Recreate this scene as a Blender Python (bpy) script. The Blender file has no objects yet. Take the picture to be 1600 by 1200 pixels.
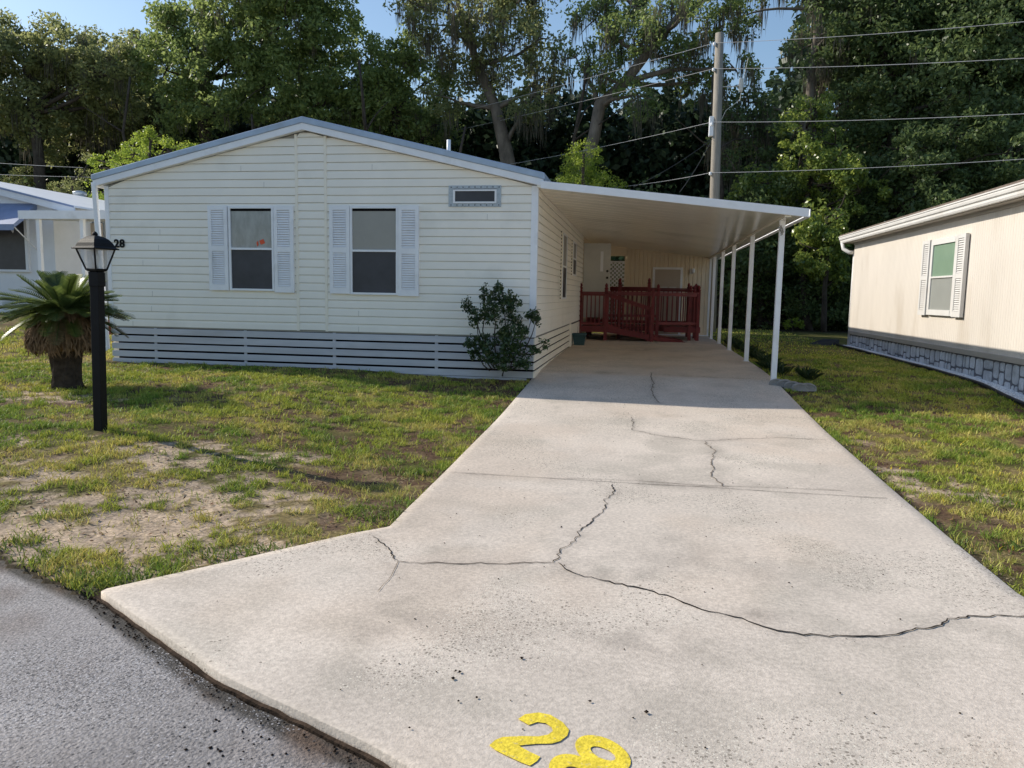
import bpy, bmesh, math, random
import numpy as np
from mathutils import Vector, Matrix
random.seed(7); rng = np.random.default_rng(11)
S = bpy.context.scene; COL = S.collection
# ------------------------------------------------------------------ camera
CAM = np.array([1.6339, -11.98, 1.6769]); YAW, PIT, ROLL, FPX = -.1627, .116, .0176, 1201.8
_f = np.array([math.sin(YAW)*math.cos(PIT), math.cos(YAW)*math.cos(PIT), -math.sin(PIT)])
_r = np.array([math.cos(YAW), -math.sin(YAW), 0]); _u = np.cross(_r, _f)
CR = math.cos(ROLL)*_r + math.sin(ROLL)*_u; CU = -math.sin(ROLL)*_r + math.cos(ROLL)*_u; CF = _f
def ray(px, py): return CF + (px-800)/FPX*CR - (py-600)/FPX*CU
def at(px, py, ax, val):
    d = ray(px, py); t = (val-CAM[ax])/d[ax]; return CAM + t*d
def atY(px, py, Y): return at(px, py, 1, Y)
cd = bpy.data.cameras.new("camera"); cam = bpy.data.objects.new("camera", cd); COL.objects.link(cam)
M = Matrix(((CR[0], CU[0], -CF[0], CAM[0]), (CR[1], CU[1], -CF[1], CAM[1]), (CR[2], CU[2], -CF[2], CAM[2]), (0, 0, 0, 1)))
cam.matrix_world = M; cd.sensor_width = 36; cd.lens = 36*FPX/1600; cd.clip_end = 3000; cd.clip_start = .05
S.camera = cam
# ------------------------------------------------------------------ light
SD = Vector((-1.54, .365, 1.0)).normalized()
el = math.asin(SD.z); az = math.atan2(SD.x, SD.y)
w = bpy.data.worlds.new("World"); S.world = w; w.use_nodes = True
nt = w.node_tree; nt.nodes.clear()
sky = nt.nodes.new('ShaderNodeTexSky'); sky.sky_type = 'NISHITA'; sky.sun_disc = False
sky.sun_elevation = el; sky.sun_rotation = az; sky.air_density = 1.25; sky.dust_density = .75; sky.ozone_density = 3.2
bg = nt.nodes.new('ShaderNodeBackground'); bg.inputs[1].default_value = .15
out = nt.nodes.new('ShaderNodeOutputWorld'); nt.links.new(sky.outputs[0], bg.inputs[0]); nt.links.new(bg.outputs[0], out.inputs[0])
sl = bpy.data.lights.new("sun", 'SUN'); sl.energy = 5.0; sl.angle = math.radians(.53); sl.color = (1, .925, .80)
so = bpy.data.objects.new("sun", sl); COL.objects.link(so); so.rotation_euler = SD.to_track_quat('Z', 'Y').to_euler()
S.view_settings.view_transform = 'Standard'; S.view_settings.look = 'None'; S.view_settings.exposure = 0
S.cycles.max_bounces = 8; S.cycles.diffuse_bounces = 6; S.cycles.transmission_bounces = 4; S.cycles.transparent_max_bounces = 6
S.cycles.use_denoising = True; S.cycles.sample_clamp_indirect = 6
# ------------------------------------------------------------------ materials
def rgb(c): return (c[0], c[1], c[2], 1)
def mat(name, col, rough=.6, spec=.3, var=.0, scale=6, bump=0, bscale=60, metal=0, attr=None, stretch=None, fine=.0, fscale=150, dirt=None, coat=0):
    m = bpy.data.materials.new(name); m.use_nodes = True; n = m.node_tree; L = n.links
    p = n.nodes['Principled BSDF']; p.inputs['Roughness'].default_value = rough
    p.inputs['Specular IOR Level'].default_value = spec; p.inputs['Metallic'].default_value = metal
    p.inputs['Coat Weight'].default_value = coat
    tc = n.nodes.new('ShaderNodeTexCoord'); vec = tc.outputs['Object']
    if stretch:
        mp = n.nodes.new('ShaderNodeMapping'); mp.inputs['Scale'].default_value = stretch; L.new(vec, mp.inputs[0]); vec = mp.outputs[0]
    src = None
    if attr:
        a = n.nodes.new('ShaderNodeVertexColor'); a.layer_name = attr; src = a.outputs[0]
    def mul(src, sc, amt, detail=4):
        no = n.nodes.new('ShaderNodeTexNoise'); no.inputs['Scale'].default_value = sc; no.inputs['Detail'].default_value = detail; no.inputs['Roughness'].default_value = .65
        L.new(vec, no.inputs['Vector'])
        mr = n.nodes.new('ShaderNodeMapRange'); mr.inputs[1].default_value = .3; mr.inputs[2].default_value = .7
        mr.inputs[3].default_value = 1-amt; mr.inputs[4].default_value = 1+amt; L.new(no.outputs[0], mr.inputs[0])
        mx = n.nodes.new('ShaderNodeMix'); mx.data_type = 'RGBA'; mx.blend_type = 'MULTIPLY'; mx.inputs[0].default_value = 1
        if src is None: mx.inputs[6].default_value = rgb(col)
        else: L.new(src, mx.inputs[6])
        cc = n.nodes.new('ShaderNodeCombineColor')
        for i in range(3): L.new(mr.outputs[0], cc.inputs[i])
        L.new(cc.outputs[0], mx.inputs[7]); return mx.outputs[2]
    if var: src = mul(src, scale, var)
    if fine: src = mul(src, fscale, fine, 2)
    if dirt:   # (colour, scale, threshold)
        no = n.nodes.new('ShaderNodeTexNoise'); no.inputs['Scale'].default_value = dirt[1]; no.inputs['Detail'].default_value = 6; L.new(vec, no.inputs['Vector'])
        mr = n.nodes.new('ShaderNodeMapRange'); mr.inputs[1].default_value = dirt[2]; mr.inputs[2].default_value = dirt[2]+.15; mr.inputs[4].default_value = dirt[3]; L.new(no.outputs[0], mr.inputs[0])
        mx = n.nodes.new('ShaderNodeMix'); mx.data_type = 'RGBA'; L.new(mr.outputs[0], mx.inputs[0])
        if src is None: mx.inputs[6].default_value = rgb(col)
        else: L.new(src, mx.inputs[6])
        mx.inputs[7].default_value = rgb(dirt[0]); src = mx.outputs[2]
    if src is None: p.inputs['Base Color'].default_value = rgb(col)
    else: L.new(src, p.inputs['Base Color'])
    if bump:
        no = n.nodes.new('ShaderNodeTexNoise'); no.inputs['Scale'].default_value = bscale; no.inputs['Detail'].default_value = 4; L.new(vec, no.inputs['Vector'])
        b = n.nodes.new('ShaderNodeBump'); b.inputs['Strength'].default_value = bump; b.inputs['Distance'].default_value = .01
        L.new(no.outputs[0], b.inputs['Height']); L.new(b.outputs[0], p.inputs['Normal'])
    return m
def speckle(m, light, dark, sc, ml, md, mask_sc=.9):
    '''exposed aggregate: pale and dark grains whose density varies in patches'''
    n = m.node_tree; L = n.links; p = n.nodes['Principled BSDF']; src = p.inputs['Base Color'].links[0].from_socket
    tc = n.nodes.new('ShaderNodeTexCoord')
    mk = n.nodes.new('ShaderNodeTexNoise'); mk.inputs['Scale'].default_value = mask_sc; mk.inputs['Detail'].default_value = 5; L.new(tc.outputs['Object'], mk.inputs['Vector'])
    for col, s_, th, off in ((light, sc, ml, 0.), (dark, sc*.7, md, 7.3), (light, sc*2.1, ml*.9, 3.1), (dark, sc*1.9, md*.9, 1.7)):
        mp = n.nodes.new('ShaderNodeMapping'); mp.inputs['Location'].default_value = (off, off, off); L.new(tc.outputs['Object'], mp.inputs[0])
        v = n.nodes.new('ShaderNodeTexVoronoi'); v.inputs['Scale'].default_value = s_; L.new(mp.outputs[0], v.inputs['Vector'])
        sp = n.nodes.new('ShaderNodeSeparateColor'); L.new(v.outputs['Color'], sp.inputs[0])
        a = n.nodes.new('ShaderNodeMath'); a.operation = 'MULTIPLY'; L.new(sp.outputs[0], a.inputs[0])
        mr = n.nodes.new('ShaderNodeMapRange'); mr.inputs[1].default_value = .35; mr.inputs[2].default_value = .62; mr.inputs[3].default_value = .35; mr.inputs[4].default_value = 1; L.new(mk.outputs[0], mr.inputs[0]); L.new(mr.outputs[0], a.inputs[1])
        g = n.nodes.new('ShaderNodeMath'); g.operation = 'GREATER_THAN'; g.inputs[1].default_value = 1-th; L.new(a.outputs[0], g.inputs[0])
        d = n.nodes.new('ShaderNodeMath'); d.operation = 'LESS_THAN'; d.inputs[1].default_value = .42; L.new(v.outputs['Distance'], d.inputs[0])
        f = n.nodes.new('ShaderNodeMath'); f.operation = 'MULTIPLY'; L.new(g.outputs[0], f.inputs[0]); L.new(d.outputs[0], f.inputs[1])
        f2 = n.nodes.new('ShaderNodeMath'); f2.operation = 'MULTIPLY'; f2.inputs[1].default_value = .75; L.new(f.outputs[0], f2.inputs[0])
        mx = n.nodes.new('ShaderNodeMix'); mx.data_type = 'RGBA'; L.new(f2.outputs[0], mx.inputs[0]); L.new(src, mx.inputs[6]); mx.inputs[7].default_value = rgb(col); src = mx.outputs[2]
    L.new(src, p.inputs['Base Color'])
def leafmat(name, c1, c2, trans=.35, rough=.45, attr=None, spec=.35):
    m = bpy.data.materials.new(name); m.use_nodes = True; n = m.node_tree; L = n.links
    p = n.nodes['Principled BSDF']; p.inputs['Roughness'].default_value = rough; p.inputs['Specular IOR Level'].default_value = spec
    if attr:
        a = n.nodes.new('ShaderNodeVertexColor'); a.layer_name = attr; col = a.outputs[0]
    else:
        g = n.nodes.new('ShaderNodeNewGeometry'); tc = n.nodes.new('ShaderNodeTexCoord')
        no = n.nodes.new('ShaderNodeTexNoise'); no.inputs['Scale'].default_value = .9; no.inputs['Detail'].default_value = 2; L.new(tc.outputs['Object'], no.inputs['Vector'])
        ad = n.nodes.new('ShaderNodeMath'); ad.operation = 'MULTIPLY_ADD'; ad.inputs[1].default_value = .55; L.new(g.outputs['Random Per Island'], ad.inputs[0])
        sb = n.nodes.new('ShaderNodeMath'); sb.operation = 'SUBTRACT'; sb.inputs[1].default_value = .25; L.new(no.outputs[0], sb.inputs[0]); L.new(sb.outputs[0], ad.inputs[2])
        mx = n.nodes.new('ShaderNodeMix'); mx.data_type = 'RGBA'; L.new(ad.outputs[0], mx.inputs[0]); mx.inputs[6].default_value = rgb(c1); mx.inputs[7].default_value = rgb(c2); col = mx.outputs[2]
    L.new(col, p.inputs['Base Color'])
    t = n.nodes.new('ShaderNodeBsdfTranslucent')
    hs = n.nodes.new('ShaderNodeHueSaturation'); hs.inputs['Value'].default_value = 1.7; hs.inputs['Hue'].default_value = .485; L.new(col, hs.inputs['Color']); L.new(hs.outputs[0], t.inputs[0])
    ms = n.nodes.new('ShaderNodeMixShader'); ms.inputs[0].default_value = trans
    L.new(p.outputs[0], ms.inputs[1]); L.new(t.outputs[0], ms.inputs[2]); L.new(ms.outputs[0], n.nodes['Material Output'].inputs[0])
    return m
WHITE = mat('white_paint', (.86, .87, .90), .45, .4, .05, 3, dirt=((.5, .48, .42), 2.5, .6, .35))
CREAM = mat('cream_vinyl', (.93, .885, .80), .5, .3, .035, 1.2, .05, 90, dirt=((.55, .53, .47), 1.1, .58, .3))
SUNW = mat('sun_dimmed_white', (.66, .645, .625), .5, .3, .05, 3, dirt=((.5, .47, .42), 2.2, .56, .4))  # white toned down to offset the direct sun on these parts
SHADE_JOINT = mat('lap_shade_and_joint', (.34, .33, .30), .9, .1, .1, 3)  # dark backing paints shade into the lap gaps; same tone for panel joints
TRIMC = mat('cream_trim', (.91, .855, .74), .5, .3, .04, 3)
SKIRT = mat('skirting_paint', (.56, .565, .61), .5, .4, .12, 1.6, .1, 20, stretch=(.5, 1, 3), dirt=((.36, .34, .34), .9, .52, .55))
DARK = mat('dark_void', (.012, .012, .014), .9, .1, .2, 3)
ROOFM = mat('roof_metal', (.36, .44, .56), .35, .5, .12, 2.5, .1, 8, metal=.25, dirt=((.30, .33, .37), 3, .55, .5))
CEIL = mat('ceiling_pan', (.90, .84, .72), .20, .5, .05, .9, dirt=((.55, .50, .42), .8, .55, .35))
RED = mat('burgundy_paint', (.175, .026, .028), .5, .35, .2, 5, .15, 30, dirt=((.10, .02, .02), 4, .55, .5))
BLACK = mat('black_metal', (.008, .008, .009), .6, .2, .2, 8, .15, 60)
CONC = mat('concrete', (.5, .47, .43), .9, .12, .08, 1.3, .28, 110, attr='col', fine=.16, fscale=45)
ASPH = mat('asphalt', (.2, .2, .2), .8, .3, .12, 1.5, .9, 80, attr='col', fine=.35, fscale=60)
speckle(CONC, (.72, .66, .56), (.20, .17, .14), 85, .30, .22); speckle(ASPH, (.46, .45, .47), (.05, .05, .055), 95, .35, .4)
SOIL = mat('lawn_soil', (.2, .2, .1), .95, .1, .2, 9, 1.0, 30, attr='col', fine=.42, fscale=34)
speckle(SOIL, (.42, .34, .22), (.05, .035, .02), 60, .16, .26, 2.5)
CRACK = mat('crack_dark', (.035, .03, .027), .95, .05, .3, 20)
CRACKL = mat('crack_soft', (.20, .17, .14), .95, .05, .3, 20)
YEL = mat('yellow_paint', (.80, .62, .06), .75, .15, .16, 14, .35, 95, fine=.2, fscale=60, dirt=((.50, .44, .33), 38, .60, .8))
GLASSD = mat('window_screen', (.055, .056, .066), .35, .35, .2, 2.2)
GLASSL = mat('window_curtain', (.27, .28, .29), .12, .6, .25, 2.8, coat=.6, stretch=(2.5, 1, 1))
GLASSB = mat('window_blind', (.30, .29, .27), .3, .5, .06, 2, coat=.4)
GREENB = mat('green_blind', (.21, .31, .22), .3, .5, .06, 3, coat=.4)
ALU = mat('aluminium', (.42, .46, .50), .4, .5, .2, 25, .1, 80, metal=.4)
GREY = mat('grey_door', (.60, .59, .55), .5, .3, .08, 2)
TAUPE = mat('taupe_door', (.50, .42, .34), .5, .3, .06, 2)
BEIGE = mat('beige_panel', (.82, .70, .52), .6, .25, .05, 1.2, dirt=((.5, .4, .28), 1.2, .58, .35))
TAN = mat('tan_metal', (.665, .61, .545), .55, .3, .06, 1.0, .1, 12, stretch=(1, 1, .35), dirt=((.46, .39, .31), 1.4, .56, .4))
TANT = mat('tan_trim', (.42, .38, .33), .55, .3, .08, 2)
STONE = mat('skirting_stone', (.50, .525, .57), .85, .15, .38, 2.6, .6, 25, fine=.12, fscale=60)
MORT = mat('mortar', (.15, .155, .175), .9, .1, .2, 6, .3, 50)
GRAV = mat('white_gravel', (.80, .80, .80), .8, .25, .4, 40, .4, 60)
RUBB = mat('black_edging', (.02, .02, .022), .6, .3, .2, 6)
WOOD = mat('pole_wood', (.30, .27, .23), .85, .2, .22, 6, .5, 40, stretch=(4, 4, .4))
BARK = mat('oak_bark', (.17, .145, .12), .9, .15, .35, 4, 1.0, 14, stretch=(1, 1, .4))
BARKD = mat('dark_bark', (.07, .058, .048), .9, .1, .35, 4, 1.0, 14)
BEARD = mat('dead_fronds', (.20, .125, .07), .85, .15, .4, 12, .5, 40)
CYT = mat('cycad_trunk', (.055, .042, .033), .95, .1, .4, 14, 1.0, 40)
WIRE = mat('wire', (.45, .45, .46), .5, .4, .1, 3)
WIRED = mat('wire_dark', (.07, .07, .07), .6, .3, .1, 3)
POT = mat('blue_green_pot', (.035, .085, .095), .4, .5, .15, 6)
NWALL = mat('white_render', (.72, .75, .80), .6, .3, .05, 2)
NROOF = mat('white_roof', (.86, .87, .88), .4, .4, .05, 2)
NSHADE = mat('shaded_render', (.46, .50, .54), .6, .3, .06, 2)  # porch shade put into the colour of the recessed wall
AWN = mat('awning_blue', (.20, .26, .42), .45, .4, .1, 4)
SHING = mat('shingle', (.16, .13, .11), .9, .1, .3, 12, .5, 30)
STICK = mat('orange_sticker', (.72, .09, .03), .4, .4, .1, 30)
EDGE = mat('edging_concrete', (.30, .29, .28), .9, .2, .2, 12, .5, 70)
DEBRIS = mat('dark_debris', (.03, .02, .015), .95, .05, .3, 40, 1, 80)
FROST = mat('lantern_glass', (.62, .64, .66), .12, .6, .2, 12, coat=.5)
LEAF_OAK = leafmat('oak_leaf', (.075, .125, .042), (.27, .34, .11), .5)
LEAF_OLV = leafmat('olive_leaf', (.095, .125, .05), (.30, .32, .13), .5)  # leaf tone raised in place of haze over the left trees
LEAF_DRK = leafmat('dark_leaf', (.042, .072, .030), (.17, .235, .085), .42, .4)
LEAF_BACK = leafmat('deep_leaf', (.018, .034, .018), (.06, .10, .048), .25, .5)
LEAF_MAG = leafmat('magnolia_leaf', (.045, .10, .03), (.31, .38, .08), .45, .28, spec=.5)  # brighter second tone stands in for sunlight on the leaves
LEAF_BRT = leafmat('bright_leaf', (.12, .20, .03), (.30, .38, .06), .5)
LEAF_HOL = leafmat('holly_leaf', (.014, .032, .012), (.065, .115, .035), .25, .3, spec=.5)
LEAF_CYC = leafmat('cycad_leaf', (.035, .065, .015), (.13, .17, .045), .4, .3, spec=.5)
LEAF_CYD = leafmat('cycad_dry_leaf', (.07, .06, .025), (.14, .12, .055), .3, .6)
LEAF_LIR = leafmat('bed_leaf', (.025, .05, .02), (.08, .12, .05), .3, .4)
MOSS = leafmat('moss', (.075, .073, .055), (.19, .175, .135), .3, .9, spec=.1)
GRASS = leafmat('grass_blade', None, None, .24, .55, attr='col', spec=.2)
# ------------------------------------------------------------------ helpers
def link(name, me, m=None, parent=None):
    o = bpy.data.objects.new(name, me); COL.objects.link(o)
    if m is not None and me is not None:
        for k in (m if isinstance(m, (list, tuple)) else [m]): me.materials.append(k)
    if parent is not None: o.parent = parent
    return o
def tag(o, label=None, cat=None, group=None, kind=None):
    if label: o['label'] = label
    if cat: o['category'] = cat
    if group: o['group'] = group
    if kind: o['kind'] = kind
    return o
def empty(name, loc=(0, 0, 0)):
    o = bpy.data.objects.new(name, None); COL.objects.link(o); o.location = loc; o.empty_display_size = .2; return o
class MB:
    """collects shapes in world coordinates; build() makes one mesh, placed relative to its parent"""
    def __init__(s): s.v = []; s.f = []; s.mi = []
    def add(s, vs, fs, mi=0):
        b = len(s.v); s.v += [tuple(map(float, q)) for q in vs]; s.f += [tuple(b+i for i in f) for f in fs]; s.mi += [mi]*len(fs); return s
    def box(s, a, b, mi=0):
        (x0, y0, z0), (x1, y1, z1) = a, b
        x0, x1 = sorted((x0, x1)); y0, y1 = sorted((y0, y1)); z0, z1 = sorted((z0, z1))
        return s.add([(x0, y0, z0), (x1, y0, z0), (x1, y1, z0), (x0, y1, z0), (x0, y0, z1), (x1, y0, z1), (x1, y1, z1), (x0, y1, z1)],
              [(0, 3, 2, 1), (4, 5, 6, 7), (0, 1, 5, 4), (1, 2, 6, 5), (2, 3, 7, 6), (3, 0, 4, 7)], mi)
    def prism(s, poly, vec, mi=0):
        n = len(poly); p = [np.array(q, float) for q in poly]; v = np.array(vec, float)
        return s.add(p+[q+v for q in p], [tuple(range(n))[::-1], tuple(range(n, 2*n))]+[(i, (i+1) % n, (i+1) % n+n, i+n) for i in range(n)], mi)
    def beam(s, a, b, wd, ht, up=(0, 0, 1), mi=0):
        a = np.array(a, float); b = np.array(b, float); d = b-a; d /= np.linalg.norm(d); up = np.array(up, float)
        r = np.cross(d, up); r /= np.linalg.norm(r); u = np.cross(r, d)
        q = [a-r*wd/2-u*ht/2, a+r*wd/2-u*ht/2, a+r*wd/2+u*ht/2, a-r*wd/2+u*ht/2]
        return s.prism(q, b-a, mi)
    def tube(s, pts, rad, n=8, mi=0, cap=True):
        pts = [np.array(p, float) for p in pts]; rad = rad if isinstance(rad, (list, tuple)) else [rad]*len(pts)
        vs = []; N = len(pts)
        ref = np.array([.13, .97, .21])
        for i, p in enumerate(pts):
            d = pts[min(i+1, N-1)]-pts[max(i-1, 0)]; d /= np.linalg.norm(d)+1e-9
            if abs(d@ref) > .95: ref = np.array([.9, .1, .3])
            r = np.cross(d, ref); r /= np.linalg.norm(r); u = np.cross(r, d); ref = u if abs(d@u) < .9 else ref
            for k in range(n):
                t = 2*math.pi*k/n; vs.append(p+rad[i]*(math.cos(t)*r+math.sin(t)*u))
        fs = [(i*n+k, i*n+(k+1) % n, (i+1)*n+(k+1) % n, (i+1)*n+k) for i in range(N-1) for k in range(n)]
        if cap: fs += [tuple(range(n))[::-1], tuple((N-1)*n+k for k in range(n))]
        return s.add(vs, fs, mi)
    def lathe(s, c, prof, n=16, mi=0, sq=None, rot=0):
        vs = []
        for r, z in prof:
            for k in range(n):
                t = 2*math.pi*k/n+rot; vs.append((c[0]+r*math.cos(t), c[1]+r*math.sin(t), c[2]+z))
        P = len(prof); fs = [(i*n+k, i*n+(k+1) % n, (i+1)*n+(k+1) % n, (i+1)*n+k) for i in range(P-1) for k in range(n)]
        fs += [tuple(range(n))[::-1], tuple((P-1)*n+k for k in range(n))]
        return s.add(vs, fs, mi)
    def build(s, name, m, parent=None, smooth=False, bevel=0):
        v = np.array(s.v)
        if parent is not None: v = v-np.array(wloc(parent))
        me = bpy.data.meshes.new(name); me.from_pydata([tuple(q) for q in v], [], s.f); me.update()
        o = link(name, me, m, parent)
        me.polygons.foreach_set('material_index', s.mi)
        bm = bmesh.new(); bm.from_mesh(me); bmesh.ops.recalc_face_normals(bm, faces=bm.faces); bm.to_mesh(me); bm.free()
        if smooth: me.polygons.foreach_set('use_smooth', [True]*len(me.polygons))
        if bevel:
            b = o.modifiers.new('bevel', 'BEVEL'); b.width = bevel; b.segments = 2; b.limit_method = 'ANGLE'
        return o
def wloc(o):
    p = Vector(o.location)
    while o.parent is not None: o = o.parent; p = p+Vector(o.location)
    return p
def fastmesh(name, V, F, m, parent=None, cols=None, smooth=False):
    """V (n,3), F (m,k) numpy"""
    V = np.asarray(V, np.float32); F = np.asarray(F, np.int32); k = F.shape[1]
    if parent is not None: V = V-np.array(wloc(parent), np.float32)
    me = bpy.data.meshes.new(name); me.vertices.add(len(V)); me.vertices.foreach_set('co', V.ravel())
    me.loops.add(F.size); me.loops.foreach_set('vertex_index', F.ravel())
    me.polygons.add(len(F)); me.polygons.foreach_set('loop_start', np.arange(0, F.size, k, dtype=np.int32)); me.polygons.foreach_set('loop_total', np.full(len(F), k, np.int32))
    if cols is not None:
        a = me.color_attributes.new('col', 'FLOAT_COLOR', 'POINT')
        a.data.foreach_set('color', np.concatenate([cols, np.ones((len(cols), 1))], 1).astype(np.float32).ravel())
    me.update(calc_edges=True)
    if smooth: me.polygons.foreach_set('use_smooth', np.ones(len(F), bool))
    return link(name, me, m, parent)
def sm(t): t = np.clip(t, 0, 1); return t*t*(3-2*t)
_h = np.random.default_rng(5).random((256, 256))
def vnoise(x, y):
    xi = np.floor(x).astype(int); yi = np.floor(y).astype(int); fx = sm(x-xi); fy = sm(y-yi)
    a = _h[xi % 256, yi % 256]; b = _h[(xi+1) % 256, yi % 256]; c = _h[xi % 256, (yi+1) % 256]; d = _h[(xi+1) % 256, (yi+1) % 256]
    return (a*(1-fx)+b*fx)*(1-fy)+(c*(1-fx)+d*fx)*fy
def fbm(x, y, s, o=4):
    x = np.asarray(x, float); y = np.asarray(y, float); r = 0; a = .5; t = 0
    for k in range(o): r = r+a*vnoise(x*s+17*k, y*s+31*k); t += a; a *= .55; s *= 2.03
    return r/t
# ------------------------------------------------------------------ ground shape
_py = np.linspace(-12, 16, 561)
_pz = np.interp(_py, [-12, -7.6, -6.5, -5.2, -2.7, -.5, .3, .7, 2, 4, 8, 12, 16], [0, 0, .012, .045, .125, .255, .325, .365, .40, .415, .43, .44, .45])
_pz = np.convolve(np.pad(_pz, 7, 'edge'), np.ones(15)/15, 'valid')
def prof(y): return np.interp(y, _py, _pz)
def mound(x, y):
    return .19*sm((-.55-x)/3.0)*sm((y+8.3)/3.2)*(1-.55*sm((y+2.2)/2.0)) + .42*sm((-8-x)/6)*sm((y+3)/5)
_ex = [-80, -10, -2.15, -1.2, -.06, .71, 3, 6, 80]; _ey = [-22, -4.9, -8.0, -8.42, -9.15, -9.5, -10.9, -12.6, -50]
_ex = [-80, -30, -10, -2.15, -1.2, -.06, .71, 3, 6, 80]; _ey = [2, -.5, -4.9, -8.0, -8.42, -9.15, -9.5, -10.9, -12.6, -50]
def road_y(x): return np.interp(x, _ex, _ey)
DL = [(-13.97, 8.4), (-9.47, .71), (-9.12, -.06), (-8.39, -1.2), (-7.17, -.24), (-6.98, -.04), (-6.5, -.05), (12.7, -.0)]
def drive_l(y): return np.interp(y, [p[0] for p in DL], [p[1] for p in DL])
def drive_r(y): return np.interp(y, [-14, -9.6, -8.2, -7.4, -.3, .6, 12.7], [7.2, 4.9, 4.0, 3.8, 3.8, 3.78, 3.76])
def in_drive(x, y, g=0): return (x > drive_l(y)+g) & (x < drive_r(y)-g) & (y > -12) & (y < 12.7-g)
def G(x, y):
    x = np.asarray(x, float); y = np.asarray(y, float)
    z = prof(y)+.03+mound(x, y)+.022*(fbm(x, y, 1.7)-.5)*sm(1.2)
    z = z+.25*sm((y-25)/60)
    return z
def gpt(px, py, off=0.0, f=None):
    f = f or (lambda x, y: float(G(x, y)))
    z = .1
    for _ in range(25): p = at(px, py, 2, z+off); z = .5*z+.5*f(p[0], p[1])
    return at(px, py, 2, z+off)
DZ = lambda x, y: float(prof(y))+.05
# ------------------------------------------------------------------ lawn sheet
def axis(lo, a, b, hi, st):
    m = np.arange(a, b+st/2, st); l = a-np.cumsum(st*1.22**np.arange(1, 60)); h = b+np.cumsum(st*1.22**np.arange(1, 60))
    return np.concatenate([[lo], l[l > lo][::-1], m, h[h < hi], [hi]])
xs = axis(-900, -11, 9.5, 900, .055); ys = axis(-300, -9.8, 3.0, 1500, .055)
X, Y = np.meshgrid(xs, ys); 
patches = []   # (x, y, rx, ry, kind)  kind 1 sand, 2 brown soil
def patch(px, py, rx, ry, k, s=1): p = gpt(px, py); patches.append((p[0], p[1], rx, ry, k, s))
for a in [(300, 800, .75, .42, 1), (210, 835, .8, .4, 1), (330, 745, .5, .18, 1), (255, 715, .3, .12, 1), (420, 775, .45, .2, 1), (60, 835, .6, .4, 1, .7), (120, 745, .6, .25, 1, .6),
          (250, 880, .5, .25, 1, .8), (50, 615, 1.0, .25, 1, .5), (420, 715, .6, .16, 1, .8), (530, 815, .3, .25, 2), (545, 760, .4, .45, 2, .8), (600, 735, .35, .5, 2, .7),
          (690, 700, .22, .7, 2, .8), (735, 660, .2, .6, 2, .7), (660, 745, .22, .3, 2, .6), (480, 735, .5, .25, 2, .7), (110, 690, .5, .15, 1, .5),
          (1440, 765, .34, .25, 1), (1400, 745, .2, .2, 1, .7), (1370, 700, .22, .5, 2, .8), (1480, 790, .25, .2, 2, .7), (400, 590, .9, .12, 2, .7), (560, 605, .9, .2, 2, 1.0), (700, 610, .9, .35, 2, 1.2), (790, 605, .5, .5, 2, 1.3), (640, 600, .8, .2, 2, 1), (1340, 690, .2, .2, 1, .5), (1560, 830, .3, .3, 2, .5), (1300, 690, .1, .5, 2, .5)]: patch(*a)  # soil along the house front also paints in its shadow band
def bare(x, y):
    """0 = full grass, 1 = bare; second value sand(1)/soil(0)"""
    n1 = fbm(x, y, 1.1, 5); n2 = fbm(x+40, y-9, 4.2, 4); n3 = fbm(x-70, y+3, 9.0, 3)
    b = np.zeros_like(n1); sa = np.zeros_like(n1); ws = 1e-6
    for (cx, cy, rx, ry, k, s) in patches:
        d = ((x-cx)/rx)**2+((y-cy)/ry)**2; g = np.exp(-d*.9)*s*.62; b = b+g; sa = sa+g*(k == 1)
    sand = sa/(b+.02)
    b = b*.8+(n2-.5)*2.4+(n3-.5)*2.6+(n1-.52)*1.2
    near = sm((-2.5-y)/3.5)
    b = b+.10*near-.03
    return sm((b-.18)/.42), sand
B, SA = bare(X, Y)
Zg = G(X, Y)
Zg = Zg-.012*B*fbm(X, Y, 3)+.012*(fbm(X, Y, 12, 3)-.5)
ryj = road_y(X)+.10*(fbm(X, Y, 5, 3)-.5)-.03
Zg = np.where(Y < ryj, -.09, Zg)
Zg = np.where(in_drive(X, Y, .055), prof(Y)-.08, Zg); Zg = np.where((Y < road_y(X)+.14) & (X > -1.25), -.09, Zg)
green = np.array([.085, .08, .025]); straw = np.array([.22, .165, .075]); sand = np.array([.46, .35, .245]); greys = np.array([.35, .27, .20]); soil = np.array([.10, .06, .038])
def mixc(a, b, t): return a*(1-t[..., None])+b*t[..., None]
n4 = fbm(X+9, Y+77, 2.3, 4); n5 = fbm(X+19, Y-77, 7, 3)
c = mixc(green, straw, sm((n4-.38)/.3)*.75)
sd = mixc(sand, greys, sm((n5-.4)/.25)); so_ = mixc(soil, straw, sm((n5-.5)/.3)*.5)
bc = mixc(so_, sd, sm((SA+(n5-.5)*.6)*1.3)); c = mixc(c, bc, B)
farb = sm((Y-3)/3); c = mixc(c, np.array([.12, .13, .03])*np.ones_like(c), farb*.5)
c = c*(.8+.4*fbm(X, Y, 16, 2))[..., None]
edge = (np.abs(X-drive_l(Y)) < .05) | (np.abs(X-drive_r(Y)) < .06) | (np.abs(Y-ryj) < .07)
c = np.where(edge[..., None], np.array([.05, .04, .025]), c)
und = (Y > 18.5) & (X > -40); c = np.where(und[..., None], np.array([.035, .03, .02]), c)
ny, nx = X.shape; idx = np.arange(ny*nx).reshape(ny, nx)
F = np.stack([idx[:-1, :-1], idx[:-1, 1:], idx[1:, 1:], idx[1:, :-1]], -1).reshape(-1, 4)
g = fastmesh('lawn_ground', np.stack([X, Y, Zg], -1).reshape(-1, 3), F, SOIL, None, c.reshape(-1, 3), True); tag(g, kind='structure')
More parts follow.
